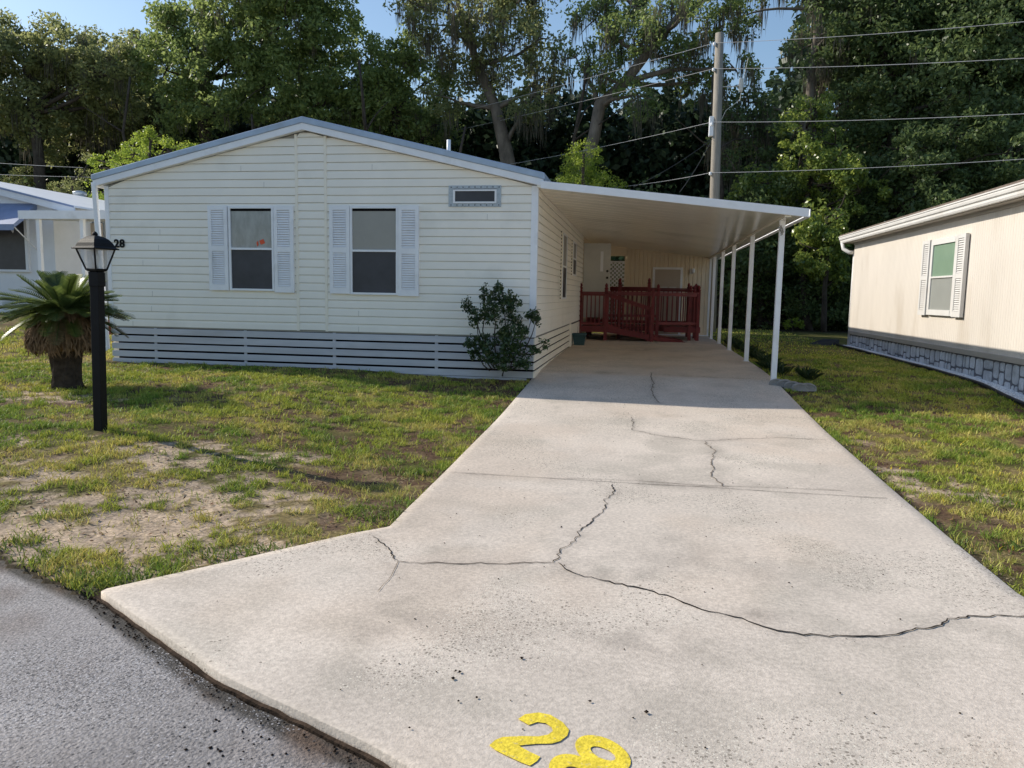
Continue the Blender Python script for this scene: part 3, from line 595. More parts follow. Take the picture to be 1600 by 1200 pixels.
# grey door standing open, wall beyond
b = MB(); b.box((.035, 9.68, 1.08), (.78, 9.72, 3.12)); gd = b.build('door', GREY, house, bevel=.004); gd['label'] = 'grey entrance door standing open with narrow glass slot'
b = MB(); b.box((.50, 9.670, 2.35), (.58, 9.676, 2.90)); b.build('glass_slot', WHITE, gd)
b = MB(); b.lathe((0, 0, 0), [(.03, 0), (.034, .03), (.02, .05)], 12)
for z in (2.18, 2.36):
    bb = MB(); bb.add([(.70+v[0], 9.68-v[2], z+v[1]) for v in b.v], b.f); bb.build('knob', BLACK, gd)
b = MB(); b.box((.0, 9.76, 1.0), (.02, DEP-.8, 3.4)); b.build('wall', BEIGE, house)
# ================================================================== CARPORT
car = empty('carport', (1.9, 0, .4)); tag(car, 'white flat roofed carport on slim posts attached to the mobile home', 'carport')
CX0, CX1, CY0, CY1 = .02, 3.98, -.16, 12.85
def cz0(x): return 3.30-.108*(x-.05)      # underside
b = MB()
b.add([(CX0, CY0+.05, cz0(CX0)), (CX1-.05, CY0+.05, cz0(CX1)), (CX1-.05, CY1, cz0(CX1)), (CX0, CY1, cz0(CX0)), (CX0, CY0+.05, cz0(CX0)+.05), (CX1-.05, CY0+.05, cz0(CX1)+.05), (CX1-.05, CY1, cz0(CX1)+.05), (CX0, CY1, cz0(CX0)+.05)],
      [(3, 2, 1, 0), (4, 5, 6, 7), (0, 1, 5, 4), (2, 3, 7, 6), (1, 2, 6, 5), (3, 0, 4, 7)])
for i in range(1, 32):   # pan seams
    y = CY0+.05+i*.405
    if y < CY1: b.prism([(CX0, y, cz0(CX0)-.001), (CX0, y+.012, cz0(CX0)-.001), (CX0, y+.012, cz0(CX0)-.004), (CX0, y, cz0(CX0)-.004)], (CX1-.06-CX0, 0, cz0(CX1-.06)-cz0(CX0)))
b.build('roof', CEIL, car)
b = MB(); b.prism([(CX0+.06, CY0, cz0(CX0)-.02), (CX1, CY0, cz0(CX1)-.02), (CX1, CY0, cz0(CX1)+.10), (CX0+.06, CY0, cz0(CX0)+.09)], (0, .049, 0)); b.build('fascia', WHITE, car, bevel=.005)
b = MB(); b.box((CX1-.045, CY0+.05, cz0(CX1)-.015), (CX1+.03, CY1, cz0(CX1)-.01+.002)); b.box((CX1+.02, CY0+.05, cz0(CX1)-.008), (CX1+.03, CY1, cz0(CX1)+.10)); b.build('gutter', WHITE, car)
b = MB(); b.box((3.66, CY0+.06, 2.86), (3.75, CY1, cz0(3.75)-.0)); b.build('beam', CEIL, car, bevel=.004)
POSTY = (.38, 3.55, 6.5, 8.9, 11.2)
for i, y in enumerate(POSTY):
    z0 = float(prof(y))+.045; b = MB(); b.box((3.67, y-.04, z0), (3.75, y+.04, 2.86)); b.box((3.655, y-.05, z0), (3.765, y+.05, z0+.012)); b.build('post', WHITE, car, bevel=.004)
b = MB()
for i in range(7): a = i*.9; b.tube([(3.665+.03*math.cos(a), .33, 2.76-.03*math.sin(a)), (3.665+.03*math.cos(a+.8)+.03, .325, 2.74-.03*math.sin(a+.8)-.01*i), (3.70+.015*math.sin(i*3), .328, 2.70-.012*i)], .005, 5)
b.build('rope_coil', EDGE, car)
# ================================================================== SHED behind
shed = empty('storage_shed', (2.5, 12.72, .44)); tag(shed, 'beige ribbed storage shed closing the back of the carport', 'shed')
b = MB(); b.box((1.16, 12.74, .45), (3.74, 15.5, 3.35)); x = 1.16
while x < 3.72:
    b.add([(x, 12.739, .45), (x+.012, 12.725, .45), (x+.10, 12.725, .45), (x+.112, 12.739, .45), (x, 12.739, 3.3), (x+.012, 12.725, 3.3), (x+.10, 12.725, 3.3), (x+.112, 12.739, 3.3)], [(0, 1, 5, 4), (1, 2, 6, 5), (2, 3, 7, 6)]); x += .128
b.build('wall', BEIGE, shed)
b = MB(); b.box((.0, 12.5, 2.93), (1.16, 12.72, 3.35)); b.box((1.10, 12.66, .45), (1.16, 12.735, 3.2)); o = b.build('wall', BEIGE, shed); o['label'] = 'beige panel above the lattice'
b = MB(); b.box((1.98, 12.70, .5), (2.05, 12.722, 2.6)); b.box((2.83, 12.70, .5), (2.90, 12.722, 2.6)); b.box((2.05, 12.70, 2.53), (2.83, 12.722, 2.6)); b.build('door_frame', WHITE, shed)
b = MB(); b.box((2.05, 12.705, .5), (2.83, 12.724, 2.53))
sdr = b.build('door', TAUPE, shed)
b = MB(); b.box((2.2, 12.699, 1.75), (2.45, 12.7045, 2.0)); b.box((2.5, 12.699, 1.75), (2.72, 12.7045, 2.0)); b.build('raised_panel', GREY, sdr)
b = MB(); b.box((1.1, 12.69, .44), (3.76, 12.722, .52)); b.box((3.70, 12.70, .52), (3.76, 12.722, 3.0)); b.build('base_trim', WHITE, shed)
b = MB(); b.box((3.10, 12.66, 2.40), (3.18, 12.722, 2.56)); fx = b.build('wall_lamp', GREY, shed); b = MB(); b.lathe((3.21, 12.64, 2.42), [(.02, 0), (.05, .04), (.055, .1), (.03, .15)], 14); b.build('globe', WHITE, fx, True)
lat = empty('lattice_panel', (1.0, 12.6, .9)); tag(lat, 'white diagonal lattice screen beside the beige shed wall', 'lattice')
b = MB(); b.box((.62, 12.58, .5), (1.10, 12.62, .55)); b.box((.62, 12.58, 2.72), (1.10, 12.62, 2.77)); b.build('frame', WHITE, lat)
def latt(sgn, yy):
    b = MB(); x0, x1, z0, z1 = .4, 1.10, .55, 2.72; s = .125
    for k in range(-8, 30):
        c0 = z0+k*s*1.0
        pts = []
        for x, z in ((x0, c0 if sgn > 0 else c0+.7), (x1, c0+.7 if sgn > 0 else c0)): pts.append(np.array((x, yy, z)))
        a, e = pts; 
        def clip(a, e):
            d = e-a; t0, t1 = 0, 1
            for (lo) in (z0,): 
                if abs(d[2]) > 1e-9:
                    ta = (lo-a[2])/d[2]; tb = (z1-a[2])/d[2]; ta, tb = sorted((ta, tb)); t0 = max(t0, ta); t1 = min(t1, tb)
            return (a+d*t0, a+d*t1) if t1-t0 > .05 else None
        r_ = clip(a, e)
        if r_: b.beam(r_[0], r_[1], .008, .042, (0, 0, 1) if False else (0, 1, 0)) if False else b.beam(r_[0], r_[1], .042, .008, (0, 1, 0))
    return b
latt(1, 12.60).build('slats', WHITE, lat); latt(-1, 12.589).build('slats', WHITE, lat)
# ================================================================== RED RAMP AND DECK
deck = empty('wheelchair_ramp', (1.6, 10, .42)); tag(deck, 'dark red wooden ramp and deck with picket railings under the carport', 'ramp')
FL = .86; GZ = .45
def post(x, y, z0, z1, fin=True):
    b = MB(); b.box((x-.045, y-.045, z0), (x+.045, y+.045, z1))
    if fin: b.lathe((x, y, z1), [(.03, 0), (.05, .02), (.055, .05), (.03, .075), (.045, .10), (.04, .14), (.012, .18)], 10)
    return b.build('rail_post', RED, deck, bevel=.003)
def rail(a, b_, z_top, z_bot, n, ramp=0):
    """a, b_: (x, y); picket rail from a to b_; heights interpolate by 'ramp' drop at b_"""
    m = MB(); A = np.array([a[0], a[1], 0.]); B_ = np.array([b_[0], b_[1], 0.])
    def P(t, z): q = A+(B_-A)*t; return (q[0], q[1], z-ramp*t)
    m.beam(P(0, z_top), P(1, z_top), .09, .035); m.beam(P(0, z_top-.055), P(1, z_top-.055), .035, .07); m.build('handrail', RED, deck)
    m = MB(); m.beam(P(0, z_bot), P(1, z_bot), .035, .07); m.build('bottom_rail', RED, deck)
    m = MB()
    for i in range(n):
        t = (i+.6)/(n+.2); m.beam(P(t, z_bot+.03), P(t, z_top-.09), .032, .032, (0, 1, 0))
    m.build('pickets', RED, deck)
# floors
def floor_(x0, x1, y0, y1, z=FL, drop=0, name='deck_floor'):
    b = MB(); n = max(2, int((x1-x0)/.14))
    for i in range(n):
        xa = x0+(x1-x0)*i/n; xb = x0+(x1-x0)*(i+1)/n-.006; za = z-drop*i/n; zb = z-drop*(i+1)/n
        b.prism([(xa, y0, za-.03), (xb, y0, zb-.03), (xb, y0, zb), (xa, y0, za)], (0, y1-y0, 0))
    return b.build(name, RED, deck)
floor_(.05, .80, 9.05, 11.9); floor_(.80, 3.25, 10.55, 11.9); floor_(2.5, 3.25, 10.0, 10.54)
floor_(.80, 2.85, 9.05, 10.05, FL, FL-GZ-.03, 'ramp_floor')
b = MB(); b.prism([(.78, 9.0, FL-.16), (2.3, 9.0, GZ+.02), (2.95, 9.0, GZ), (2.95, 9.0, GZ+.02), (.78, 9.0, FL+.01)], (0, .045, 0)); b.prism([(.78, 10.06, FL-.16), (2.3, 10.06, GZ+.02), (2.95, 10.06, GZ), (2.95, 10.06, GZ+.02), (.78, 10.06, FL+.01)], (0, .045, 0)); b.build('stringer', RED, deck)
for bb_ in (((.02, 9.0, FL-.16), (.78, 9.045, FL)), ((2.3, 9.95, FL-.16), (3.254, 9.995, FL-.0)), ((.8, 10.5, FL-.16), (2.5, 10.545, FL-.031)), ((3.255, 9.95, FL-.16), (3.295, 11.9, FL))): b = MB(); b.box(*bb_); b.build('rim_board', RED, deck)
for (x, y, z0, z1, f) in [(.03, 9.02, GZ, 1.84, 1), (.72, 9.02, GZ, 1.84, 1), (.14, 10.6, GZ, 2.0, 1), (.14, 11.85, GZ, 1.95, 1), (1.02, 11.85, GZ, 1.95, 1), (1.86, 10.2, GZ, 2.02, 1), (1.96, 9.02, GZ+.02, 1.86, 0), (1.05, 9.9, GZ, 2.0, 1),
                          (2.1, 9.4, GZ, 1.84, 1), (3.0, 9.98, GZ, 1.83, 1), (3.22, 9.98, GZ, 1.83, 1), (3.22, 10.4, GZ, 1.84, 1), (3.05, 11.85, GZ, 1.93, 1), (3.22, 11.2, GZ, 1.9, 1), (3.1, 10.2, FL, 1.83, 1)]:
    post(x, y, z0, z1, f)
rail((.03, 9.02), (.72, 9.02), 1.77, FL+.07, 6); rail((.72, 9.02), (1.96, 9.02), 1.77, FL+.05, 12, .40)
rail((.72, 9.06), (2.1, 9.4), 1.79, FL+.30, 2, .0)
rail((2.1, 9.4), (3.2, 9.98), 1.79, FL+.10, 7); rail((.14, 11.85), (3.05, 11.85), 1.93, FL+.07, 22); rail((3.22, 9.98), (3.22, 11.85), 1.79, FL+.1, 12)
rail((.14, 10.6), (1.86, 10.2), 1.93, FL+.1, 13)
# planter at the house wall
pot = empty('planter', (.19, 6.9, .45)); tag(pot, 'dark blue green plastic planter tub against the side wall', 'planter')
b = MB(); b.add([(.19+sx*w_, 6.9+sy*w_, .45+z) for (w_, z) in ((.115, 0), (.155, .27), (.17, .27), (.17, .31), (.145, .31), (.14, .2)) for sx, sy in ((-1, -1), (1, -1), (1, 1), (-1, 1))],
      [(3, 2, 1, 0)]+[(i*4+k, i*4+(k+1) % 4, (i+1)*4+(k+1) % 4, (i+1)*4+k) for i in range(5) for k in range(4)]+[(20, 21, 22, 23)]); b.build('tub', POT, pot, bevel=.006)
b = MB()
for i in range(5): a = i*1.3; b.tube([(.19+.03*math.cos(a), 6.9+.03*math.sin(a), .62), (.19+.07*math.cos(a), 6.9+.07*math.sin(a), .82+.05*(i % 3))], [.004, .002], 5)
b.build('stems', BARK, pot)
# ================================================================== RIGHT NEIGHBOUR
NX = 7.08; NYB, NYF = 9.5, -4.0
nb = empty('tan_mobile_home', (NX+3, 3, .3)); tag(nb, 'tan ribbed mobile home with stone skirting to the right of the lawn', 'house')
def nz(y): return .84+(.84-.84)*0
b = MB(); b.box((NX+.012, NYF, .80), (NX+7.2, NYB, 3.22)); y = NYF
while y < NYB-.05:
    b.add([(NX+.011, y, .88), (NX+.006, y+.008, .88), (NX+.006, y+.072, .88), (NX+.011, y+.08, .88), (NX+.011, y, 3.2), (NX+.006, y+.008, 3.2), (NX+.006, y+.072, 3.2), (NX+.011, y+.08, 3.2)], [(0, 1, 5, 4), (1, 2, 6, 5), (2, 3, 7, 6)]); y += .082
b.build('wall', TAN, nb)
b = MB(); b.box((NX-.02, NYF, .80), (NX+.01, NYB+.01, .885)); b.build('base_trim', TANT, nb, bevel=.004)
b = MB(); b.box((NX+.03, NYF, .0), (NX+7.1, NYB, .80)); b.build('skirting_backing', MORT, nb)
# stones: irregular rounded blocks in rough rows
b = MB(); y = NYF; random.seed(3)
cols_ = []
while y < NYB-.02:
    wd = random.uniform(.17, .38); wd = min(wd, NYB-y); 
    rows = random.choice([2, 2, 3, 3]) ; zz = [.28]+sorted(random.uniform(.30, .75) for _ in range(rows-1))+[.79]
    zz = np.linspace(min(.24, float(prof(y))-.02), .79, rows+1); zz[1:-1] += [random.uniform(-.05, .05) for _ in range(rows-1)]
    for a, c_ in zip(zz[:-1], zz[1:]):
        ww = wd; parts = [(y, wd)]
        if (c_-a) < .26 and wd > .22 and random.random() < .45: s_ = random.uniform(.4, .6); parts = [(y, wd*s_), (y+wd*s_, wd*(1-s_))]
        for (ya, w3) in parts:
            cy, czz = ya+w3/2, (a+c_)/2; hw, hh_ = w3/2-.019, (c_-a)/2-.010
            if hw < .02: continue
            ring = []; N = 14; e = random.uniform(.32, .5)
            for k in range(N):
                t = 2*math.pi*k/N+.2; cx_, sx_ = math.cos(t), math.sin(t); j = random.uniform(.93, 1.03)
                ring.append((math.copysign(abs(cx_)**e, cx_)*hw*j, math.copysign(abs(sx_)**e, sx_)*hh_*j))
            o_ = -random.uniform(.008, .016)
            vs = [(NX+.03, cy+u, czz+v) for u, v in ring]+[(NX+.03+o_*.6, cy+u*.95, czz+v*.95) for u, v in ring]+[(NX+.03+o_, cy+u*.88, czz+v*.88) for u, v in ring]
            b.add(vs, [(k, (k+1) % N, (k+1) % N+N, k+N) for k in range(N)]+[(k+N, (k+1) % N+N, (k+1) % N+2*N, k+2*N) for k in range(N)]+[tuple(2*N+k for k in range(N))])
    y += wd
b.build('stone_skirting', STONE, nb)
random.seed(8)
b = MB(); prf = [(-.20, 3.17), (-.26, 3.17), (-.275, 3.20), (-.275, 3.235), (-.30, 3.255), (-.31, 3.29), (-.31, 3.315), (-.325, 3.32), (-.325, 3.34), (-.20, 3.34)]; b.prism([(NX+u_, NYF-.3, z_) for u_, z_ in prf], (0, NYB-NYF+.68, 0)); b.build('gutter', SUNW, nb)
b = MB(); b.box((NX-.18, NYF-.3, 3.16), (NX+.1, NYB+.3, 3.19)); b.box((NX-.22, NYF-.3, 3.24), (NX-.18, NYB+.36, 3.36)); b.box((NX-.02, NYF, 3.10), (NX+.01, NYB, 3.16)); b.build('soffit', TANT, nb)
b = MB(); b.prism([(NX-.3, NYF-.3, 3.345), (NX+3.6, NYF-.3, 4.2), (NX+7.5, NYF-.3, 3.345), (NX+7.5, NYF-.3, 3.40), (NX+3.6, NYF-.3, 4.27), (NX-.3, NYF-.3, 3.38)], (0, NYB-NYF+.7, 0)); b.build('roof', SHING, nb)
b = MB(); b.prism([(NX+.05, NYB-.05, 3.2), (NX+7.15, NYB-.05, 3.2), (NX+3.6, NYB-.05, 4.16)], (0, .05, 0)); b.prism([(NX+.05, NYF, 3.2), (NX+7.15, NYF, 3.2), (NX+3.6, NYF, 4.16)], (0, .05, 0)); b.build('gable', TAN, nb)
b = MB(); b.tube([(NX-.24, NYB+.28, 3.18), (NX-.22, NYB+.22, 3.02), (NX-.10, NYB+.10, 2.92), (NX-.0, NYB+.06, 2.92)], .05, 10); b.tube([(NX+.03, NYB+.06, 2.95), (NX+.03, NYB+.06, .5)], .04, 8); b.build('downspout', SUNW, nb, True)
pln = lambda u, w_, z: (NX+w_, u, z)
window(nb, 2.66, 3.90, 1.43, 2.83, GREENB, mat('grey_screen', (.30, .31, .29), .35, .4, .05, 2), place=pln, y=-.04, fr=.10, m=SUNW)
shutter(2.27, 2.64, 1.42, 2.84, nb, -.07, pln, SUNW); shutter(3.92, 4.30, 1.42, 2.84, nb, -.07, pln, SUNW)
# gravel bed
gb = empty('gravel_bed', (NX-.15, 3, .3)); tag(gb, 'strip of white gravel with black edging along the stone skirting', 'gravel bed')
V = []; 
def gz(y): return float(prof(y))+.05
b = MB(); N = 60; ysb = np.linspace(NYF, NYB+.1, N)
for i in range(N-1):
    ya, yb = ysb[i], ysb[i+1]; b.add([(NX-.20, ya, gz(ya)-.0), (NX+.03, ya, gz(ya)+.02), (NX+.03, yb, gz(yb)+.02), (NX-.20, yb, gz(yb))], [(0, 1, 2, 3)])
b.build('gravel_base', GRAV, gb)
n = 5200; yy = rng.uniform(NYF, NYB, n); xx = NX-.19+.20*rng.random(n); zz = prof(yy)+.055+.01*rng.random(n); rr = rng.uniform(.008, .02, n)
octa = np.array([[1, 0, 0], [0, 1, 0], [-1, 0, 0], [0, -1, 0], [0, 0, .7], [0, 0, -.7]]); fo = np.array([[0, 1, 4], [1, 2, 4], [2, 3, 4], [3, 0, 4], [1, 0, 5], [2, 1, 5], [3, 2, 5], [0, 3, 5]])
a = rng.random(n)*6.3; R_ = np.stack([np.cos(a), -np.sin(a), 0*a, np.sin(a), np.cos(a), 0*a, 0*a, 0*a, 1+0*a], -1).reshape(n, 3, 3)
V = np.einsum('nij,kj->nki', R_, octa)*rr[:, None, None]*rng.uniform(.7, 1.2, (n, 6, 1))+np.stack([xx, yy, zz], -1)[:, None]
o = fastmesh('stones', V.reshape(-1, 3), (fo[None]+6*np.arange(n)[:, None, None]).reshape(-1, 3), GRAV, gb); o['kind'] = 'stuff'
b = MB(); pts = [(NX-.235+.015*math.sin(i*.8), y, gz(y)+.015) for i, y in enumerate(np.linspace(NYF, NYB+.35, 50))]; b.tube(pts, .028, 8); b.build('edging', RUBB, gb, True)
b = MB(); b.add([(NX-.9, NYB+.55, .47), (NX-.45, NYB+.75, .62), (NX-.1, NYB+.5, .62), (NX-.5, NYB+.1, .47), (NX-.45, NYB+.6, .48), (NX-.15, NYB+.35, .48)], [(0, 1, 2, 3), (0, 3, 5, 4), (1, 4, 5, 2), (0, 4, 1), (3, 2, 5)]); o = b.build('splash_block', RUBB); tag(o, 'dark wedge shaped splash block at the far corner of the tan home', 'splash block')
# ================================================================== LEFT NEIGHBOUR
YL = 6.0; LG = .70
cR = atY(122, 322, YL); xR = cR[0]; zl = cR[2]; cL_ = atY(0, 294, YL); slp = (cL_[2]-zl)/(xR-cL_[0])+.02; xRi = xR-4.2; zR = zl+4.2*slp; xLl = xRi-4.2; DEPL = 11.
e0 = np.array([0, YL, 0.]); dv = np.array([1., 0, 0]); nrm = np.array([0, 1., 0])
ln = empty('white_mobile_home', (xR-3, YL, LG)); tag(ln, 'white mobile home with bright white roof and porch at the left edge', 'house')
def LP(s, t, z): q = e0+dv*s+nrm*t; return (q[0], q[1], z)
def lbox(b, s0, s1, t0, t1, z0, z1, mi=0):
    b.add([LP(s, t, z) for z in (z0, z1) for (s, t) in ((s0, t0), (s1, t0), (s1, t1), (s0, t1))], [(0, 3, 2, 1), (4, 5, 6, 7), (0, 1, 5, 4), (1, 2, 6, 5), (2, 3, 7, 6), (3, 0, 4, 7)])
def S_at(px, t=0, py=400):
    d = ray(px, py); k = (YL+t-CAM[1])/d[1]; return CAM[0]+k*d[0]
s86 = S_at(86, .05)
b = MB(); zc = zl-.16
def zroof(x): return zR-abs(x-xRi)*slp
b.prism([LP(xLl+.2, .05, .3), LP(s86, .05, .3), LP(s86, .05, zroof(s86)-.06), LP(xRi, .05, zR-.06), LP(xLl+.2, .05, zc)], (0, 1.45, 0)); b.build('wall', NWALL, ln)
b = MB(); b.prism([LP(xLl+.2, 1.51, .3), LP(xR-.25, 1.51, .3), LP(xR-.25, 1.51, zc), LP(xRi, 1.51, zR-.06), LP(xLl+.2, 1.51, zc)], (0, DEPL-1.7, 0)); o = b.build('wall', NSHADE, ln); o['label'] = 'recessed wall under the porch with its shade painted in'
b = MB(); q = [LP(xLl-.1, -.15, zroof(xLl-.1)), LP(xRi, -.15, zR), LP(xR, -.15, zl), LP(xR, -.15, zl-.05), LP(xRi, -.15, zR-.05), LP(xLl-.1, -.15, zroof(xLl-.1)-.05)]; b.prism(q[:2]+[q[4], q[5]], (0, DEPL, 0)); b.prism([q[1], q[2], q[3], q[4]], (0, DEPL, 0)); b.build('roof', NROOF, ln)
b = MB(); 
for (x0_, x1_) in ((xLl, xRi), (xRi, xR)): b.prism([LP(x0_, -.165, zroof(x0_)-.012), LP(x1_, -.165, zroof(x1_)-.012), LP(x1_, -.165, zroof(x1_)-.055), LP(x0_, -.165, zroof(x0_)-.055)], (0, .012, 0))
b.build('roof_edge', AWN, ln)
b = MB()
for (x0_, x1_) in ((xLl, xRi), (xRi, xR)): b.prism([LP(x0_, -.14, zroof(x0_)-.056), LP(x1_, -.14, zroof(x1_)-.056), LP(x1_, -.14, zroof(x1_)-.22), LP(x0_, -.14, zroof(x0_)-.22)], (0, .03, 0))
b.build('fascia', NWALL, ln)
# window + awning
s0_, s1_ = S_at(-75), S_at(41)
zw0 = at(20, 421, 2, 0); 
def Z_at(px, py, t=0):
    return atY(px, py, YL+t)[2]
zwb, zwt = Z_at(20, 421, 0), Z_at(20, 345, 0)
b = MB(); lbox(b, s0_, s1_, .0, .045, zwb, zwt); lw = b.build('window', GLASSD, ln)
b = MB(); lbox(b, s1_, s1_+.08, -.03, .05, zwb-.06, zwt+.08); lbox(b, s0_, s1_, -.03, .05, zwb-.06, zwb-.003); b.build('frame', NWALL, lw)
b = MB(); b.add([LP(s0_-.3, .05, zwt+.45), LP(s1_+.35, .05, zwt+.45), LP(s1_+.35, -.75, zwt-.15), LP(s0_-.3, -.75, zwt-.15), LP(s1_+.35, -.75, zwt-.30), LP(s0_-.3, -.75, zwt-.30)], [(0, 1, 2, 3), (3, 2, 4, 5)])
b.add([LP(s1_+.352, .05, zwt+.45), LP(s1_+.352, -.75, zwt-.15), LP(s1_+.352, -.75, zwt-.25), LP(s1_+.352, .05, zwt+.3)], [(0, 1, 2, 3)]); aw2 = b.build('awning', AWN, ln)
b = MB(); b.tube([LP(s1_+.3, -.7, zwt-.2), LP(s1_+.3, .05, zwt-.75)], .015, 6); b.build('awning_arm', NWALL, aw2)
# porch cover
t_ = -1.2; zp = Z_at(32, 336, t_); sp0 = S_at(28, t_, 336); sp1 = S_at(158, t_, 325)
b = MB(); b.add([LP(sp0, t_, zp-.09), LP(sp1+.3, t_, zp-.09), LP(sp1+.3, t_, zp+.11), LP(sp0, t_, zp+.11), LP(sp0, .3, zp+.0), LP(sp1+.3, .9, zp+.0), LP(sp1+.3, .9, zp+.2), LP(sp0, .3, zp+.2)], [(0, 1, 2, 3), (3, 2, 6, 7), (0, 4, 5, 1), (4, 7, 6, 5), (0, 3, 7, 4), (1, 5, 6, 2)]); pc = b.build('porch_roof', WHITE, ln)
for px in (60, 128): 
    s = S_at(px, t_+.1, 380); b = MB(); lbox(b, s, s+.09, t_+.05, t_+.14, LG, zp-.09); b.build('porch_post', WHITE, ln)
b = MB(); s = S_at(33, .2, 380); b.tube([LP(s-.1, .0, zp-.1), LP(s, .1, zp-.5), LP(s+.35, .15, zp-.75), LP(s+.38, .15, LG)], .06, 8); b.build('downspout', WHITE, ln, True)
b = MB(); lbox(b, S_at(128, 1.45, 380), S_at(160, 1.45, 380), 1.42, 1.499, LG+.2, zl-.3); o = b.build('door', TAUPE, ln)
b = MB(); lbox(b, S_at(133, 1.4, 380), S_at(150, 1.4, 380), 1.39, 1.415, Z_at(140, 386, 1.4), Z_at(140, 368, 1.4)); b.build('louvre', BEIGE, o)
vp = atY(125, 312, YL+6); b = MB(); b.lathe(tuple(np.array(vp)-[0, 0, .25]), [(.16, 0), (.16, .28), (.21, .28), (.21, .36), (.17, .36), (.17, .42), (.22, .42), (.22, .50), (.1, .54)], 14); b.build('roof_vent', ALU, ln, True)
b = MB(); q = atY(157, 505, 3.5); b.box((q[0]-.3, 3.4, .35), (q[0]+.25, 3.6, .95)); b.box((q[0]-.28, 3.38, .8), (q[0]+.22, 3.4, .86)); o = b.build('red_bin', RED); tag(o, 'red wooden box half hidden behind the shaggy cycad', 'box')
# ================================================================== LAMP POST
LB = gpt(157, 672); LTp = atY(151, 425, LB[1]); lamp = empty('lamp_post', tuple(LB)); tag(lamp, 'black square lamp post with glass lantern standing on the lawn', 'lamp post')
LB = np.array(LB); top = np.array(LTp); ax_ = top-LB
b = MB(); b.beam(LB-[0, 0, .1], top-[0, 0, .02], .092, .092, (0, 1, 0)); b.build('post', BLACK, lamp, bevel=.006)
b = MB(); b.beam(top-[0, 0, .14], top-[0, 0, .0], .105, .105, (0, 1, 0)); b.build('collar', BLACK, lamp, bevel=.006)
rt = math.radians(34)
def sq(h, z, c=top): return [(c[0]+h*math.cos(rt+math.pi/2*k), c[1]+h*math.sin(rt+math.pi/2*k), c[2]+z) for k in range(4)]
def sqloft(b, prof_):
    vs = []
    for h, z in prof_: vs += sq(h, z)
    n = len(prof_); b.add(vs, [(3, 2, 1, 0)]+[(i*4+k, i*4+(k+1) % 4, (i+1)*4+(k+1) % 4, (i+1)*4+k) for i in range(n-1) for k in range(4)]+[tuple((n-1)*4+k for k in range(4))])
b = MB(); sqloft(b, [(.06, -.0), (.088, .012), (.092, .03)])
for k in range(4):
    a = np.array(sq(.088, .02)[k]); e = np.array(sq(.168, .225)[k]); b.tube([a, e], .0085, 6)
for z, h in ((.025, .088), (.222, .168)):
    q = sq(h, z)
    for k in range(4): b.tube([q[k], q[(k+1) % 4]], .008, 6)
b.build('lantern_frame', BLACK, lamp)
b = MB(); sqloft(b, [(.205, .216), (.21, .224), (.175, .240), (.155, .275), (.120, .312), (.075, .336), (.035, .348)]); b.lathe(tuple(top+[0, 0, .345]), [(.02, 0), (.028, .012), (.02, .03), (.006, .042)], 10); b.build('lantern_roof', BLACK, lamp, bevel=.003)
b = MB(); vs = sq(.082, .03)+sq(.162, .216); b.add(vs, [(k, (k+1) % 4, (k+1) % 4+4, k+4) for k in range(4)]); 
gm = bpy.data.materials.new('clear_pane'); gm.use_nodes = True; _n = gm.node_tree; _p = _n.nodes['Principled BSDF']; _p.inputs['Base Color'].default_value = (.66, .67, .68, 1); _p.inputs['Roughness'].default_value = .08; _tr = _n.nodes.new('ShaderNodeBsdfTransparent'); _tr.inputs[0].default_value = (.92, .93, .95, 1); _mx = _n.nodes.new('ShaderNodeMixShader'); _mx.inputs[0].default_value = .38; _n.links.new(_tr.outputs[0], _mx.inputs[1]); _n.links.new(_p.outputs[0], _mx.inputs[2]); _n.links.new(_mx.outputs[0], _n.nodes['Material Output'].inputs[0])
b.build('lantern_pane', gm, lamp)
b = MB(); b.lathe(tuple(top+[0, 0, .03]), [(.018, 0), (.018, .05), (.028, .08), (.034, .12), (.02, .155)], 12); b.build('bulb', FROST, lamp, True)
# ================================================================== vegetation helpers
def leaves(C, N, r, size, flat=.7, asp=.5, up=.25, seed=0, elong=None):
    """C (k,3) clump centres, N leaves each, r (k,) radii -> quads"""
    g_ = np.random.default_rng(seed); k = len(C); n = k*N; r = np.repeat(np.asarray(r), N)
    d = g_.normal(0, 1, (n, 3)); d /= np.linalg.norm(d, axis=1)[:, None]; rad = g_.random(n)**.45
    P = np.repeat(C, N, 0)+d*(r*rad)[:, None]*np.array([1, 1, flat])
    nrm_ = d*.6+g_.normal(0, .8, (n, 3)); nrm_[:, 2] += up; nrm_ /= np.linalg.norm(nrm_, axis=1)[:, None]
    t = np.cross(nrm_, g_.normal(0, 1, (n, 3))); t /= np.linalg.norm(t, axis=1)[:, None]; bt = np.cross(nrm_, t)
    s_ = size*g_.uniform(.6, 1.35, n)[:, None]
    V = np.stack([P-t*s_, P-bt*s_*asp, P+t*s_, P+bt*s_*asp], 1).reshape(-1, 3)
    return V, np.arange(n*4).reshape(-1, 4)
def limb(p0, p1, r0, r1, bend=.15, n=7):
    p0 = np.array(p0, float); p1 = np.array(p1, float); L_ = np.linalg.norm(p1-p0); o_ = np.array([random.uniform(-1, 1) for _ in range(3)])*L_*bend
    pts = [p0+(p1-p0)*t+o_*math.sin(math.pi*t)+np.array([random.uniform(-1, 1) for _ in range(3)])*L_*.02*(0 < t < 1) for t in np.linspace(0, 1, n)]
    return pts, [r0+(r1-r0)*t for t in np.linspace(0, 1, n)]
def gz0(x, y): return float(G(x, y))
